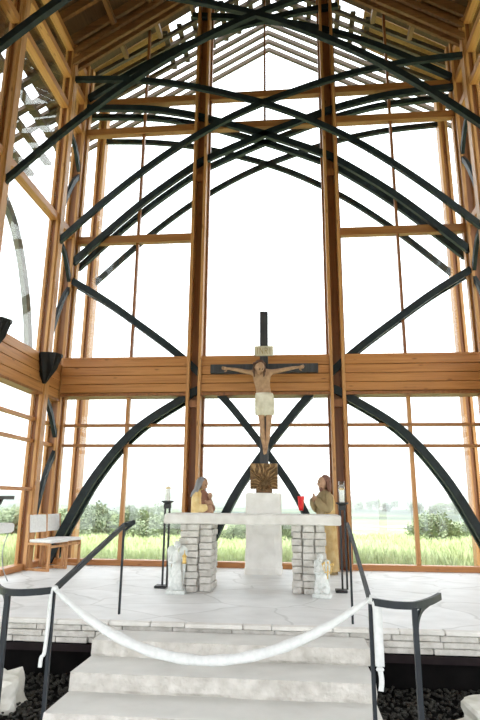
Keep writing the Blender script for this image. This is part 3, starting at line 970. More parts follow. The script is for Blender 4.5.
# ================================================================== PEDESTAL + CRUCIFIX
pdm = MB()
nr, sg = 70, 96
RR = []
for r in range(nr + 1):
    z = 1.33*r/nr
    ring = []
    for k in range(sg):
        a = 2*PI*k/sg
        c_, s_ = math.cos(a), math.sin(a)
        e = 0.18
        x = math.copysign(abs(c_)**e, c_)*0.305; y = math.copysign(abs(s_)**e, s_)*0.24
        n = noise.noise(Vector((x*5, y*5 + 4, z*3.4)))*0.045 + noise.noise(Vector((x*13, y*13, z*9)))*0.022 + noise.noise(Vector((x*34, y*34, z*26)))*0.010
        f = 1 + n
        f *= 1.03 if z < 0.1 else 1.0
        # relief band rising on the right of the front
        if y < -0.1:
            y -= 0.045*math.exp(-((x - 0.10 - 0.12*math.sin(z*5))**2)/0.006)*(1 if z < 0.95 else 0)
        ring.append(pdm.b.verts.new((x*f, y*f, z if r < nr else 1.33 - 0.0)))
    RR.append(ring)
for r0, r1 in zip(RR, RR[1:]):
    for k in range(sg): pdm.face((r0[k], r0[(k+1) % sg], r1[(k+1) % sg], r1[k]))
pdm.face(RR[0][::-1]); pdm.face(RR[-1])
tag(pdm.build('stone_pedestal', PLINTH, loc=(0.005, -0.75, 0)), 'tall rough white stone pedestal under the crucifix', 'pedestal')

cr = thing('crucifix', 'tall dark crucifix with carved figure on a square bronze block', 'crucifix', (0.01, -0.75, 1.33))
MB().box(-0.14, 0.14, -0.11, 0.11, 0.0, 0.07).build('block_foot', BRONZE, cr, bevel=0.008)
bl = MB()
g = bmesh.ops.create_grid(bl.b, x_segments=64, y_segments=64, size=0.5)
rel = {}
for v in g['verts']:
    x, z = v.co.x*0.48, v.co.y*0.44
    e = 1 if max(abs(v.co.x), abs(v.co.y)) < 0.49 else 0
    a, r = math.atan2(z + 0.12, x - 0.02), math.hypot(x - 0.02, z + 0.12)
    d = 0.5 + 0.5*math.sin(a*22 + 5*noise.noise(Vector((x*9, z*9, 1))) + r*9)
    d = d**2 * min(1, r*8) + 0.7*noise.noise(Vector((x*16, z*16, 2)))
    rel[v] = d
    v.co = (x, -0.10 - max(0, d)*0.022*e, 0.07 + 0.22 + z)
for f in list(bl.b.faces):
    if sum(rel[v] for v in f.verts)/len(f.verts) > 0.62: f.material_index = 1
bl.box(-0.24, 0.24, -0.099, 0.09, 0.07, 0.51)
bl.build('bronze_block', [BRONZE, noisy('polished_bronze_ridge', (0.30, 0.18, 0.08), (0.46, 0.29, 0.13), 14, 0.45, metal=0.3)], cr)
MB().box(-0.075, 0.075, -0.05, 0.05, 0.51, 3.37).build('upright', CROSSW, cr, bevel=0.006)
MB().box(-1.0, 1.0, -0.075, 0.035, 2.165, 2.335).build('crossbar', CROSSW, cr, bevel=0.006)
pl = MB().box(-0.175, 0.175, -0.085, -0.052, 2.485, 2.675).build('title_board', PLAQUE, cr, bevel=0.005)
# the four letters on the board
lt = MB()
def stroke(x0, z0, x1, z1, w=0.012):
    lt.sweep([(x0, -0.087, z0), (x1, -0.087, z1)], 0.008, w)
zA, zB = 2.522, 2.638
stroke(-0.115, zA, -0.115, zB)                                                       # I
stroke(-0.072, zA, -0.072, zB); stroke(-0.072, zB, -0.015, zA); stroke(-0.015, zA, -0.015, zB)   # N
stroke(0.022, zA, 0.022, zB); stroke(0.022, zB, 0.065, zB - 0.01); stroke(0.065, zB - 0.01, 0.065, zB - 0.05); stroke(0.065, zB - 0.05, 0.022, zB - 0.055); stroke(0.035, zB - 0.055, 0.072, zA)  # R
stroke(0.115, zA, 0.115, zB)                                                         # I
lt.build('lettering', PLTXT, pl)

def finger_chain(verts, edges, radii, base, d, side, up, size, curl, root):
    """five fingers from a palm vertex index `root`"""
    base = Vector(base); d = Vector(d).normalized(); side = Vector(side).normalized(); up = Vector(up).normalized()
    for k, (o, ln) in enumerate(((-0.9, 0.85), (-0.3, 1.0), (0.3, 0.95), (0.9, 0.75))):
        p = base + side*o*0.030*size
        prev = root
        for j in range(1, 4):
            dd = (d*math.cos(curl*j) + up*math.sin(curl*j))
            p = p + dd * 0.030*size*ln
            verts.append(p.copy()); edges.append((prev, len(verts) - 1)); radii.append(0.0085*size)
            prev = len(verts) - 1
    p = base - d*0.04*size - side*0.03*size
    verts.append(p + (-side*0.6 + d*0.6)*0.03*size); edges.append((root, len(verts) - 1)); radii.append(0.010*size)
    verts.append(p + (-side*0.9 + d*1.5)*0.04*size); edges.append((len(verts) - 2, len(verts) - 1)); radii.append(0.008*size)

def corpus():
    z0 = -1.33
    P = lambda x, y, z: Vector((x - 0.01, y + 0.75, z + z0))
    V = [P(0.03, -0.90, 3.02), P(0.0, -0.90, 3.18), P(-0.02, -0.92, 3.34), P(-0.02, -0.92, 3.45), P(-0.03, -0.94, 3.53),     # pelvis .. neck
         P(-0.17, -0.90, 3.475), P(-0.30, -0.88, 3.50), P(-0.43, -0.875, 3.53), P(-0.55, -0.87, 3.555), P(-0.64, -0.865, 3.57), P(-0.70, -0.86, 3.575),
         P(0.13, -0.90, 3.48), P(0.27, -0.88, 3.51), P(0.41, -0.875, 3.54), P(0.54, -0.87, 3.565), P(0.63, -0.865, 3.58), P(0.69, -0.86, 3.585),
         P(-0.05, -0.91, 2.94), P(-0.03, -0.95, 2.70), P(-0.01, -0.99, 2.45), P(0.0, -0.94, 2.28), P(0.02, -0.90, 2.12), P(0.025, -0.93, 2.06), P(0.03, -0.99, 1.99),
         P(0.11, -0.91, 2.94), P(0.11, -0.95, 2.70), P(0.10, -0.98, 2.45), P(0.08, -0.93, 2.28), P(0.055, -0.91, 2.13), P(0.05, -0.95, 2.07), P(0.045, -1.01, 2.0)]
    E_ = [(0,1),(1,2),(2,3),(3,4),(3,5),(5,6),(6,7),(7,8),(8,9),(9,10),(3,11),(11,12),(12,13),(13,14),(14,15),(15,16),
          (0,17),(17,18),(18,19),(19,20),(20,21),(21,22),(22,23),(0,24),(24,25),(25,26),(26,27),(27,28),(28,29),(29,30)]
    R = [(0.09,0.135),(0.085,0.135),(0.10,0.165),(0.08,0.13),0.055, 0.058,0.045,0.040,0.034,0.026,(0.036,0.02), 0.058,0.045,0.040,0.034,0.026,(0.036,0.02),
         0.080,0.064,0.046,0.048,0.030,0.032,0.026, 0.080,0.064,0.046,0.048,0.030,0.032,0.026]
    finger_chain(V, E_, R, V[10], (-1, 0, 0.05), (0, 0, 1), (0, -1, 0), 1.0, 0.35, 10)
    finger_chain(V, E_, R, V[16], (1, 0, 0.05), (0, 0, 1), (0, -1, 0), 1.0, 0.35, 16)
    me = skin_mesh(V, E_, R, 2)
    m = MB().merge(me)
    for v in m.b.verts:
        z = v.co.z + 1.33
        if v.co.y < -0.17 and abs(v.co.x) < 0.19 and 3.08 < z < 3.50:
            x = v.co.x + 0.02
            if z < 3.36: v.co.y += 0.007*math.cos((z + 0.35*abs(x))*150)
            v.co.y -= 0.018*math.exp(-((abs(x) - 0.075)/0.05)**2 - ((z - 3.39)/0.045)**2)
            v.co.y += 0.010*math.exp(-(x/0.018)**2)
    m.head(P(-0.055, -1.0, 3.54), 0.235, 0.35, 0.5, 0.06)
    return m
cb = corpus().build('carved_figure', [CORPUS, EYE, LIP], cr, smooth=True)
# loincloth
lc = MB()
cz = lambda z: z - 1.33
lc.loft([(cz(2.68), 0.02, -0.215, 0.155, 0.115, 0.10), (cz(2.80), 0.02, -0.20, 0.162, 0.128, 0.085), (cz(2.92), 0.02, -0.165, 0.168, 0.132, 0.06),
         (cz(3.02), 0.015, -0.155, 0.165, 0.13, 0.03), (cz(3.09), 0.01, -0.152, 0.158, 0.12, 0.01)], 40, 0.04, 8)
lc.ball((0.14, -0.20, cz(3.02)), 0.05, (1, .8, 1.3), 2, None, .2)
lc.loft([(cz(2.74), 0.15, -0.19, 0.045, 0.05, .1), (cz(3.0), 0.14, -0.18, 0.035, 0.04, .1)], 16)
lc.build('loincloth', CLOTH, cb, smooth=True)
hr = MB()
hc = Vector((-0.075, -0.215, cz(3.575)))
hr.ball(hc + Vector((0.01, 0.03, 0.025)), 0.115, (0.90, 0.95, 1.0), 3, None, 0.10, 3)
for k in range(11):
    a = -0.3 + k*PI*1.2/10
    p0 = hc + Vector((0.09*math.cos(a), 0.04 + 0.05*math.sin(a), 0.02))
    if k in (4, 5, 6): continue
    hr.tube([p0, p0 + Vector((0.02*math.cos(a), -0.01, -0.09)), p0 + Vector((0.0, -0.015, -0.19 - 0.02*(k % 3)))], [0.026, 0.024, 0.01], 7)
for s in (-1, 1):
    p0 = hc + Vector((s*0.085, -0.03, 0.0))
    hr.tube([p0, p0 + Vector((s*0.012, -0.03, -0.10)), p0 + Vector((s*0.0, -0.03, -0.20))], [0.028, 0.025, 0.01], 7)
hr.build('hair', HAIR, cb, smooth=True)
tc = MB()
for q in range(3):
    tc.tube([hc + Vector((0.112*math.cos(a), 0.02 + 0.115*math.sin(a), 0.055 + 0.012*math.sin(5*a + q*2))) for a in [2*PI*k/24 for k in range(25)]], 0.010, 6)
tc.build('crown_of_thorns', HAIR, cb, smooth=True)

# ================================================================== STATUES
def robe_statue(name, label, loc, rz, H_):
    return thing(name, label, 'statue', loc, rz)

# veiled woman with child, left
mt = robe_statue('madonna_statue', 'painted statue of a veiled woman in gold robe behind the altar left end', (-1.13, -0.72, 0), 1.0, 1.6)
mrobe = MB()
mrobe.loft([(0.0, 0, 0.02, 0.25, 0.23, .05), (0.05, 0, 0.02, 0.25, 0.23, .05), (0.5, 0, 0.02, 0.215, 0.19, .05), (0.9, 0, 0.02, 0.19, 0.165, .04), (1.1, 0, 0.02, 0.195, 0.155, .03),
            (1.24, 0, 0.02, 0.20, 0.14, .02), (1.31, 0, 0.01, 0.165, 0.115, .01), (1.37, 0, -0.01, 0.075, 0.07, 0), (1.40, 0, -0.02, 0.05, 0.05, 0)], 48, 0.04, 9)
mb_ = MB()
V = [Vector((0, -0.0, 1.25)), Vector((0, -0.02, 1.36)), Vector((0, -0.035, 1.42)),
     Vector((-0.16, -0.02, 1.27)), Vector((-0.22, -0.08, 1.08)), Vector((-0.10, -0.20, 1.04)), Vector((0.0, -0.23, 1.07)),
     Vector((0.16, -0.02, 1.27)), Vector((0.215, -0.08, 1.10)), Vector((0.12, -0.20, 1.13)), Vector((0.03, -0.235, 1.17))]
E_ = [(0,1),(1,2),(0,3),(3,4),(4,5),(5,6),(0,7),(7,8),(8,9),(9,10)]
R = [(.10,.08),.05,.045,.045,.040,.035,(.034,.02),.045,.040,.035,(.034,.02)]
finger_chain(V, E_, R, V[6], (1, -0.1, 0.1), (0, 0, 1), (0, 1, 0), 0.9, 0.25, 6)
finger_chain(V, E_, R, V[10], (-1, -0.1, -0.2), (0, 0, 1), (0, 1, 0), 0.9, 0.25, 10)
mb_.merge(skin_mesh(V, E_, R, 2)).head((0, -0.075, 1.485), 0.205, 0.0, 0.5)
mt.scale = (0.88, 0.88, 1.0)
body = mb_.build('figure', [SKIN, EYE, LIP], mt, smooth=True)
mrobe.build('robe', ROBEG, body, smooth=True)
vm = MB()
rings = []
for z, cx, cy, rx, ry, op in ((1.605, 0, -0.03, .02, .02, 0.0), (1.59, 0, -0.03, .07, .075, .0), (1.545, 0, -0.025, .104, .122, .32), (1.48, 0, -0.01, .116, .122, .60), (1.40, 0, 0.02, .128, .115, .80),
                               (1.33, 0, 0.03, .175, .14, 1.0), (1.26, 0, 0.035, .213, .158, 1.1)):
    ring = []
    for k in range(31):
        a = -PI/2 + op + (2*PI - 2*op)*k/30
        m_ = 1 + 0.03*math.sin(a*9 + z*4)*(1 if z < 1.4 else .3)
        ring.append(vm.b.verts.new((cx + rx*m_*math.cos(a), cy + ry*m_*math.sin(a), z)))
    rings.append(ring)
for r0, r1 in zip(rings, rings[1:]):
    for k in range(30): vm.face((r0[k], r0[k+1], r1[k+1], r1[k]))
bmesh.ops.solidify(vm.b, geom=list(vm.b.faces), thickness=0.012)
vm.build('veil', VEIL, body, smooth=True)
# child held to the breast
ch = MB()
V = [Vector((0.03, -0.21, 1.07)), Vector((0.05, -0.195, 1.16)), Vector((0.055, -0.19, 1.21)), Vector((0.12, -0.20, 1.14)), Vector((0.14, -0.22, 1.05)), Vector((-0.03, -0.21, 1.14)), Vector((-0.06, -0.17, 1.20)),
     Vector((-0.03, -0.24, 1.0)), Vector((-0.02, -0.27, 0.90)), Vector((0.08, -0.24, 1.0)), Vector((0.06, -0.28, 0.89))]
ch.merge(skin_mesh(V, [(0,1),(1,2),(1,3),(3,4),(1,5),(5,6),(0,7),(7,8),(0,9),(9,10)], [.065,.058,.032,.032,.024,.032,.024,.042,.03,.042,.03], 2))
ch.head((0.06, -0.205, 1.275), 0.12, -0.6, 0.2)
ch.build('child', [SKIN, EYE, LIP], body, smooth=True)
for s in (-1, 1):
    MB().tube(catmull([(s*0.12, -0.015, 1.31), (s*0.19, -0.03, 1.22), (s*0.225, -0.085, 1.09), (s*0.15, -0.18, 1.06), (s*0.06, -0.215, 1.08)], 5), [.05 + .022*min(1, k/4) - .015*max(0, (k - 15)/5) for k in range(21)], 14).build('sleeve', ROBEG if s < 0 else ROBEB, body, smooth=True)
dr = MB()
dr.loft([(0.92, 0.05, -0.13, .13, .12, .06), (1.10, 0.05, -0.10, .145, .115, .05), (1.24, 0.04, -0.06, .15, .105, .03), (1.34, 0.01, -0.035, .10, .08, .02), (1.375, 0, -0.03, .055, .055, 0)], 32, .04, 9)
dr.build('shawl', ROBEB, body, smooth=True)
sh = MB()
sh.loft([(0.80, 0.03, -0.12, .15, .14, .05), (0.95, 0.03, -0.13, .165, .15, .05), (1.06, 0.02, -0.12, .17, .13, .04), (1.12, 0.02, -0.10, .165, .10, .03)], 36, .04, 7)
sh.build('mantle', ROBEB, body, smooth=True)

# bearded man with clasped hands, right
js = robe_statue('saint_statue', 'painted statue of a brown haired man with clasped hands behind the altar right end', (1.07, -0.66, 0), -1.1, 1.63)
jb = MB()
V = [Vector((0, 0.0, 1.22)), Vector((0, -0.01, 1.36)), Vector((0, -0.015, 1.43)),
     Vector((-0.18, 0.0, 1.28)), Vector((-0.23, -0.05, 1.07)), Vector((-0.12, -0.19, 1.17)), Vector((-0.02, -0.24, 1.26)),
     Vector((0.18, 0.0, 1.28)), Vector((0.23, -0.05, 1.07)), Vector((0.12, -0.19, 1.17)), Vector((0.02, -0.24, 1.27))]
R = [(.11,.08),.055,.05,.048,.042,.036,(.034,.02),.048,.042,.036,(.034,.02)]
E_ = [(0,1),(1,2),(0,3),(3,4),(4,5),(5,6),(0,7),(7,8),(8,9),(9,10)]
finger_chain(V, E_, R, V[6], (0.2, -0.25, 1), (1, 0, 0), (1, 0, 0), 0.9, 0.2, 6)
finger_chain(V, E_, R, V[10], (-0.2, -0.25, 1), (1, 0, 0), (-1, 0, 0), 0.9, 0.2, 10)
jb.merge(skin_mesh(V, E_, R, 2)).head((0, -0.04, 1.515), 0.225, 0.0, 0.05, 0.10)
js.scale = (0.86, 0.86, 1.0)
jbo = jb.build('figure', [SKIN, EYE, LIP], js, smooth=True)
MB().loft([(0.0, 0, 0.0, 0.24, 0.20, .05), (0.5, 0, 0.0, 0.21, 0.175, .05), (0.9, 0, 0.0, 0.195, 0.16, .035), (1.1, 0, 0.0, 0.205, 0.15, .03), (1.24, 0, 0.0, 0.215, 0.135, .02),
           (1.33, 0, 0.0, 0.16, 0.11, .01), (1.385, 0, -0.005, 0.07, 0.07, 0)], 48, .04, 9).build('tunic', ROBEO, jbo, smooth=True)
for s in (-1, 1):
    MB().tube(catmull([(s*0.13, 0.005, 1.33), (s*0.205, -0.01, 1.23), (s*0.235, -0.055, 1.08), (s*0.14, -0.17, 1.14), (s*0.07, -0.215, 1.21)], 5), [.055 + .022*min(1, k/4) for k in range(21)], 14).build('sleeve', ROBEO, jbo, smooth=True)
mm = MB()
rings = []
for z, rx, ry, op in ((1.345, .13, .10, 1.2), (1.30, .215, .14, 1.15), (1.18, .245, .17, 1.05), (1.02, .24, .175, .9), (0.9, .235, .185, .45), (0.5, .25, .20, .3), (0.05, .275, .225, .25)):
    ring = []
    for k in range(37):
        a = -PI/2 + op + (2*PI - 2*op)*k/36
        m_ = 1 + 0.035*math.sin(a*8 + z*3)
        ring.append(mm.b.verts.new((rx*m_*math.cos(a), 0.015 + ry*m_*math.sin(a), z)))
    rings.append(ring)
for r0, r1 in zip(rings, rings[1:]):
    for k in range(36): mm.face((r0[k], r0[k+1], r1[k+1], r1[k]))
bmesh.ops.solidify(mm.b, geom=list(mm.b.faces), thickness=0.014)
mm.build('mantle', ROBEG, jbo, smooth=True)
jh = MB()
jh.ball((0, 0.03, 1.565), 0.105, (0.92, 0.98, 0.92), 3, None, 0.08, 5)
for k in range(9):
    a = 0.15 + (PI - 0.3)*k/8
    x, y = 0.09*math.cos(a), 0.02 + 0.085*math.sin(a)
    jh.tube([(x, y, 1.55), (x*1.15, y*1.1, 1.45), (x*1.1, y*1.0 + 0.01, 1.35)], [.034, .034, .018], 7)
jh.ball((0, -0.085, 1.415), 0.05, (0.9, 0.75, 1.1), 2, None, .12, 2)
jh.build('hair_and_beard', JHAIR, jbo, smooth=True)
MB().ball((0.03, -0.152, 1.20), 0.022, (1, .5, 1.1), 2).build('pendant', GOLD, jbo, smooth=True)

# ---- angels
def wing(m, s, z0, h, w, y=0.06):
    """a feathered wing standing behind the shoulder"""
    for k in range(7):
        f = k/6
        x0 = s*(0.03 + 0.035*f)
        pts = [(x0, y, z0 - 0.02*f), (s*(0.05 + w*(0.35 + 0.65*f)), y + 0.02, z0 + h*(0.28 - 0.12*abs(f - .4))), (s*(0.05 + w*(0.6 + 0.4*f)), y + 0.015, z0 - h*(0.75 - 0.62*f))]
        m.sweep(catmull(pts, 5), 0.014, 0.05, Vector((0, 1, 0)), lambda t: 1 - 0.75*t)
ag = thing('angel_statue', 'small white standing angel with gold lantern by the left altar pillar', 'statue', (-1.05, -3.06, 0), 0.1)
MB().box(-0.125, 0.125, -0.10, 0.10, 0, 0.045).build('plinth', WHITE, ag, bevel=0.01)
am = MB()
am.loft([(0.045, 0, 0, .095, .08, .06), (0.15, 0, 0, .078, .066, .06), (0.30, 0, 0, .062, .052, .04), (0.38, 0, 0, .058, .046, .02), (0.46, 0, 0, .070, .048, .01), (0.50, 0, 0, .05, .038, 0), (0.53, 0, -.005, .022, .022, 0), (0.56, 0, -.01, .02, .02, 0)], 32, .05, 8)
V = [Vector((0, 0, .46)), Vector((-.07, 0, .475)), Vector((-.092, -.03, .39)), Vector((-.035, -.085, .40)), Vector((-.01, -.095, .415)), Vector((.07, 0, .475)), Vector((.10, -.03, .41)), Vector((.105, -.09, .43)), Vector((.108, -.11, .45))]
R = [.035, .026, .022, .017, (.014, .009), .026, .022, .017, (.014, .009)]
E_ = [(0,1),(1,2),(2,3),(3,4),(0,5),(5,6),(6,7),(7,8)]
finger_chain(V, E_, R, V[4], (1, -.2, .2), (0, 0, 1), (0, -1, 0), .36, .3, 4)
finger_chain(V, E_, R, V[8], (.1, -.6, .6), (1, 0, 0), (0, 0, 1), .36, .3, 8)
am.merge(skin_mesh(V, E_, R, 2)).head((0, -.02, .60), .10, 0.0, .3)
am.ball((0, .016, .617), .05, (.95, .85, 1.0), 2, None, .12, 1)
ab = am.build('robed_figure', [WHITE, WEYE, WEYE], ag, smooth=True)
for s in (-1, 1):
    w_ = MB(); wing(w_, s, .46, .46, .07); w_.build('wing', WHITE, ag)
ln = MB()
ln.lathe([(.028, 0), (.034, .01), (.026, .02), (.026, .08), (.036, .09), (.012, .12), (.004, .14)], 8, (.115, -.115, .385))
ln.tube([(.115, -.115, .52), (.115, -.115, .555)], .005, 6)
ln.build('gold_lantern', GOLD, ag)

ak = thing('angel_statue', 'small white kneeling angel with gold branches by the right altar pillar', 'statue', (0.88, -3.08, 0), -0.15)
MB().box(-0.12, 0.12, -0.10, 0.10, 0, 0.05).build('plinth', WHITE, ak, bevel=0.01)
am = MB()
am.loft([(0.05, 0, 0, .10, .085, .06), (0.12, 0, 0, .098, .085, .06), (0.20, -.005, -.005, .082, .075, .05), (0.28, -.01, 0, .062, .055, .03), (0.35, -.012, 0, .066, .05, .01), (0.39, -.012, 0, .045, .035, 0), (0.42, -.014, -.005, .02, .02, 0), (.44, -.014, -.008, .018, .018, 0)], 32, .05, 7)
am.ball((.05, -.075, .10), .045, (1, 1, 1.1), 2, None, .1, 1)
am.ball((-.045, -.06, .085), .05, (1, 1.1, .9), 2, None, .1, 2)
V = [Vector((-.012, 0, .35)), Vector((-.075, 0, .365)), Vector((-.085, -.035, .30)), Vector((-.02, -.085, .30)), Vector((.01, -.095, .315)), Vector((.055, 0, .365)), Vector((.085, -.03, .30)), Vector((.055, -.09, .31)), Vector((.035, -.10, .325))]
R = [.034, .025, .021, .017, (.014, .009), .025, .021, .017, (.014, .009)]
finger_chain(V, E_, R, V[4], (.6, -.3, .6), (0, 0, 1), (0, -1, 0), .34, .3, 4)
finger_chain(V, E_, R, V[8], (-.4, -.3, .8), (0, 0, 1), (0, -1, 0), .34, .3, 8)
am.merge(skin_mesh(V, E_, R, 2)).head((-.014, -.02, .475), .095, .3, .25)
am.ball((-.018, .016, .49), .047, (.95, .85, 1.0), 2, None, .12, 1)
am.build('robed_figure', [WHITE, WEYE, WEYE], ak, smooth=True)
for s in (-1, 1):
    w_ = MB(); wing(w_, s, .36, .30, .045); w_.build('wing', WHITE, ak)
br_ = MB()
br_.tube([(.085, -.11, .24), (.09, -.11, .40)], .008, 6)
for k in range(5):
    a = k*2*PI/5 + .3
    tip = (.09 + .07*math.cos(a), -.11 + .03*math.sin(a), .40 + .02*(k % 2))
    br_.tube(catmull([(.09, -.11, .30 + .012*k), (.09 + .05*math.cos(a), -.11 + .02*math.sin(a), .32), tip], 4), .005, 5)
    br_.lathe([(.006, 0), (.014, .012), (.011, .03)], 8, tip)
br_.build('gold_branches', GOLD, ak)

# ---- candle stands with candles
def stand(x, y, label, clabel, flip):
    t = thing('candle_stand', label, 'candle stand', (x, y, 0))
    MB().box(-0.13, 0.03, -0.09, 0.09, 0, 0.035).build('foot_plate', BLACK, t, bevel=0.006)
    for q in (-0.032, 0.032):
        MB().box(q - 0.013, q + 0.013, -0.013, 0.013, 0.035, 1.15).build('rod', BLACK, t)
    MB().box(-0.05, 0.05, -0.04, 0.04, 1.08, 1.15).build('collar', BLACK, t, bevel=0.004)
    MB().lathe([(0.045, 1.15), (0.09, 1.175), (0.09, 1.19), (0.03, 1.19)], 20).build('drip_pan', BLACK, t, smooth=False)
    c = thing('altar_candle', clabel, 'candle', (x, y, 1.19))
    MB().lathe([(0.034, 0), (0.034, 0.17)], 16).build('wax', WAX, c, smooth=False)
    MB().lathe([(0.038, 0.0), (0.046, 0.03), (0.046, 0.19), (0.036, 0.24), (0.042, 0.29), (0.039, 0.29), (0.033, 0.24), (0.043, 0.188), (0.043, 0.03)], 18).build('glass_chimney', CLEAR, c, smooth=True)
    MB().lathe([(0.035, 0.17), (0.037, 0.175), (0.037, 0.19), (0.010, 0.20)], 14).build('follower', GOLD, c, smooth=True)
    MB().tube([(0, 0, 0.17), (0.002, 0, 0.225)], 0.003, 5).build('wick', BLACK, c)
stand(-1.305, -2.60, 'black two rod floor candle stand by the left end of the altar', 'white candle in clear glass on the left altar stand', 1)
stand(1.21, -2.62, 'black two rod floor candle stand by the right end of the altar', 'white candle in clear glass on the right altar stand', -1)

# ---- chairs by the left corner
chair = thing('side_chair', 'oak chair with white seat and back, nearer of the pair by the left wall', 'chair', (-3.80, -0.90, 0), -0.27)
chd = {'sb': None}
for s in (-1, 1):
    y = s*0.235
    MB().sweep([(-0.25, y, 0.0), (-0.25, y, 0.45), (-0.29, y, 0.93)], 0.035, 0.045).build('back_leg', WF, chair)
    MB().box(0.205, 0.25, y - 0.02, y + 0.02, 0.04, 0.42).build('front_leg', WF, chair, bevel=0.004)
    MB().box(-0.228, 0.25, y - 0.02, y + 0.02, 0.0, 0.04).build('runner', WF, chair, bevel=0.004)
    MB().box(-0.228, 0.25, y - 0.02, y + 0.02, 0.42, 0.455).build('seat_rail', WF, chair, bevel=0.004)
MB().box(0.205, 0.25, -0.212, 0.212, 0.38, 0.42).build('front_rail', WF, chair)
MB().box(-0.06, -0.02, -0.212, 0.212, 0.0, 0.035).build('stretcher', WF, chair)
sc_ = MB().box(-0.222, 0.265, -0.235, 0.235, 0.457, 0.51).build('seat_cushion', CUSHION, chair, bevel=0.015)
bk = MB()
bk.prism([(-0.295 + 0.0, 0.92), (-0.258, 0.62), (-0.225, 0.62), (-0.262, 0.92)], 'y', -0.214, 0.214)
bk.build('back_cushion', CUSHION, chair, bevel=0.012)
c2 = copy_tree(chair)
c2.location = (-3.76, -0.40, 0)
tag(c2, 'oak chair with white seat and back, farther of the pair in the left corner', 'chair')

# ---- partly seen furniture at the left edge
st = thing('cushioned_stool', 'white cushioned stool with thin curved metal legs cut by the left edge', 'stool', (-3.92, -2.58, 0))
MB().box(-0.20, 0.20, -0.24, 0.24, 0.70, 0.84).build('seat_cushion', CUSHION, st, bevel=0.03)
for sx in (-1, 1):
    for sy in (-1, 1):
        MB().tube(catmull([(sx*0.12, sy*0.20, 0.70), (sx*0.10, sy*0.13, 0.45), (sx*0.12, sy*0.15, 0.2), (sx*0.17, sy*0.235, 0.0)], 5), 0.008, 7).build('leg', CHROME, st)
br = thing('wall_bracket', 'black bracket arm fixed below the wooden ledge at the left edge', 'bracket', (-4.13, -2.52, 1.335))
MB().box(-0.02, 0.26, -0.36, 0.36, -0.15, -0.095).build('plate', BLACK, br)
MB().sweep(catmull([(0.12, 0.22, -0.14), (0.12, 0.12, -0.22), (0.12, -0.34, -0.28)], 5), 0.05, 0.05).build('arm', BLACK, br)
MB().box(0.02, 0.06, 0.03, 0.07, -0.10, 0.0).build('hanger', BLACK, br)

# ---- sconces
def sconce(x, y, z, s, label, rod=False):
    t = thing('uplight_sconce', label, 'sconce', (x, y, z))
    m = MB()
    top, bot = [], []
    angs = [-PI/2 - 1.9 + 3.8*k/7 for k in range(8)]
    mid = []
    for k, a in enumerate(angs):
        rr = 0.25 if k % 2 else 0.225
        rm = 0.185 if k % 2 else 0.13
        top.append(m.b.verts.new((rr*math.cos(a), rr*math.sin(a)*0.8, 0)))
        mid.append(m.b.verts.new((rm*math.cos(a) - 0.02, rm*math.sin(a)*0.8, -0.22 - 0.05*(k % 3))))
        bot.append(m.b.verts.new((0.03*math.cos(a) - 0.05, 0.03*math.sin(a), -0.56)))
    for k in range(7):
        m.face((top[k], top[k+1], mid[k+1], mid[k])); m.face((mid[k], mid[k+1], bot[k+1], bot[k]))
    m.face(bot)
    bmesh.ops.solidify(m.b, geom=list(m.b.faces), thickness=0.012)
    m.build('faceted_shade', BLACK, t)
    MB().box(-0.24, 0.24, -0.02, 0.06, -0.06, 0.0).build('top_bar', BLACK, t)
    MB().lathe([(0.05, -0.3), (0.06, -0.08), (0.02, -0.06)], 10).build('lamp_holder', BLACK, t)
    if rod:
        MB().tube([(0.06, -0.02, -0.02), (0.065, -0.02, 0.22)], 0.006, 6).build('thin_rod', CHROME, t)
sconce(-4.0, -1.12, 3.83, -1, 'black faceted wall sconce on the post left of the plank beam')
sconce(-4.03, -3.02, 3.89, -1, 'black wall sconce on the near post at the left edge', True)
sconce(4.07, -1.12, 3.92, 1, 'black wall sconce on the right side post at the picture edge')

# ---- handrails
def handrail(label, tip, top, low, turn, post2, bracket_side):
    t = thing('handrail', label, 'handrail', (low[0], low[1], -0.5))
    o = Vector((low[0], low[1], -0.5))
    L = lambda p: Vector(p) - o
    m = MB()
    m.sweep([L(tip), L(top), L(low)], 0.026, 0.050, Vector((1, 0, 0)))
    m.build('sloping_rail', RAIL, t)
    m = MB()
    m.sweep([L(p) for p in catmull([low] + turn, 6)], 0.050, 0.026, Vector((0, 0, 1)))
    m.build('curved_rail_end', RAIL, t)
    MB().box(-0.014, 0.014, -0.014, 0.014, 0.0, low[2] + 0.5).build('post', RAIL, t)
    tp = L(top)
    MB().box(tp.x - 0.011, tp.x + 0.011, tp.y - 0.011, tp.y + 0.011, 0.5, tp.z).build('post', RAIL, t)
    MB().sweep([tp + Vector((0, -0.0, -0.16)), tp + Vector((0, 0.03, -0.06)), L(tip) + Vector((0, 0, -0.01))], 0.02, 0.016, Vector((1, 0, 0))).build('bracket', RAIL, t)
    p2 = L(post2)
    MB().box(p2.x - 0.018, p2.x + 0.018, p2.y - 0.018, p2.y + 0.018, 0.0, p2.z).build('post', RAIL, t)
    d = (L(turn[-1]) - p2); d.z = 0; d.normalize()
    MB().sweep(catmull([p2 + Vector((0, 0, -0.20)), p2 + d*0.03 + Vector((0, 0, -0.10)), p2 + d*0.10 + Vector((0, 0, -0.035)), p2 + d*0.22 + Vector((0, 0, -0.005))], 5), 0.02, 0.03, Vector((0, 0, 1)).cross(d)).build('bracket', RAIL, t)
    return t
handrail('dark metal handrail along the left side of the steps', (-1.29, -4.36, 0.955), (-1.37, -4.50, 0.925), (-1.39, -6.26, 0.5),
         [(-1.48, -6.36, 0.5), (-1.60, -6.42, 0.5), (-1.74, -6.38, 0.5), (-1.88, -6.22, 0.505), (-1.97, -6.06, 0.51)], (-1.70, -6.40, 0.49), -1)
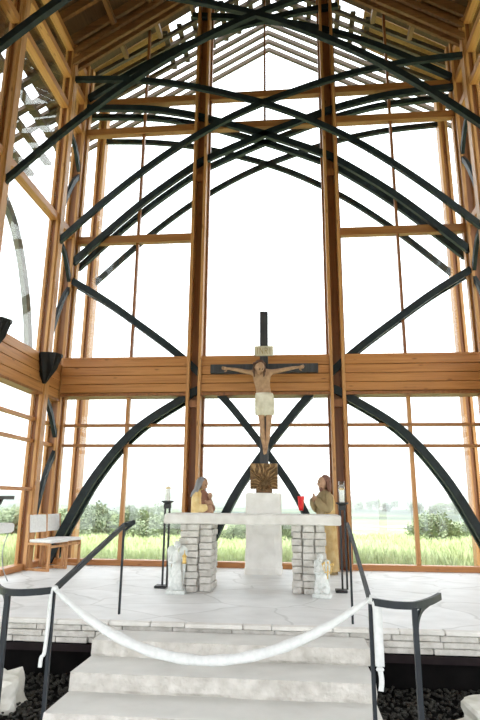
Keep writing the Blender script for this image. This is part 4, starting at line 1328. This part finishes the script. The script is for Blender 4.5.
handrail('dark metal handrail along the right side of the steps', (1.105, -4.50, 0.965), (1.11, -4.65, 0.925), (1.08, -6.39, 0.5),
         [(1.16, -6.48, 0.5), (1.26, -6.54, 0.5), (1.38, -6.52, 0.5), (1.52, -6.36, 0.505), (1.63, -6.19, 0.515)], (1.37, -6.53, 0.49), 1)

# ---- white sash tied between the rails
a_, b_ = Vector((-1.385, -6.265, 0.515)), Vector((1.075, -6.395, 0.515))
sash = thing('white_sash', 'white cloth sash hung between the two handrails across the steps', 'sash', tuple(a_))
pts, rad = [], []
for k in range(33):
    t = k/32
    p = a_.lerp(b_, t) - a_
    p.z -= 0.47*(1 - (2*t - 1)**2)**1.0 * (1 + 0.10*(0.5 - t))
    pts.append(p); rad.append(0.018 + 0.020*min(1, 5*t, 5*(1 - t)) + 0.003*math.sin(k*1.9))
MB().tube(pts, rad, 12).build('swag', FABRIC, sash, smooth=True)
MB().sweep(catmull([(-0.005, -0.005, 0.005), (-0.015, -0.02, -0.02), (-0.018, -0.02, -0.25), (-0.028, -0.02, -0.46), (-0.05, -0.02, -0.50), (-0.055, -0.02, -0.57)], 5), 0.016, 0.026, Vector((0, 1, 0))).build('hanging_tail', FABRIC, sash, smooth=True)
q = b_ - a_
MB().sweep(catmull([q, q + Vector((0.045, -0.03, -0.03)), q + Vector((0.05, -0.03, -0.25)), q + Vector((0.05, -0.03, -0.44))], 6), 0.03, 0.062, Vector((0, 1, 0))).build('hanging_tail', FABRIC, sash, smooth=True)
kn = MB().ball(q + Vector((0.05, -0.03, -0.46)), 0.024, (1.2, 1, .8), 2, None, .15, 1)
kn.sweep(catmull([q + Vector((0.05, -0.03, -0.46)), q + Vector((0.058, -0.03, -0.53)), q + Vector((0.05, -0.03, -0.60))], 4), 0.012, 0.035, Vector((0, 1, 0)))
kn.build('knot', FABRIC, sash, smooth=True)
MB().ball((0, 0, 0), 0.028, (1.1, 1, .8), 2, None, .15, 3).build('knot', FABRIC, sash, smooth=True)

# ---- boulders at the channel edge
def boulder(c, r, sc, seed, label):
    m = MB()
    m.ball((0, 0, 0), r, sc, 4, None, 0.55, seed)
    for v in m.b.verts:
        v.co += v.co.normalized() * 0.03*noise.noise(v.co*9)
        v.co.z = min(v.co.z, r*sc[2]*0.75)
    return tag(m.build('boulder', ROCK, loc=c), label, 'rock')
boulder((-2.12, -5.70, -0.50), 0.36, (0.75, 0.95, 0.8), 2, 'pale jagged boulder at the lower left corner beside the dark channel')
boulder((2.12, -5.78, -0.52), 0.33, (0.95, 0.95, 0.75), 6, 'pale flat boulder at the lower right corner beside the dark channel')
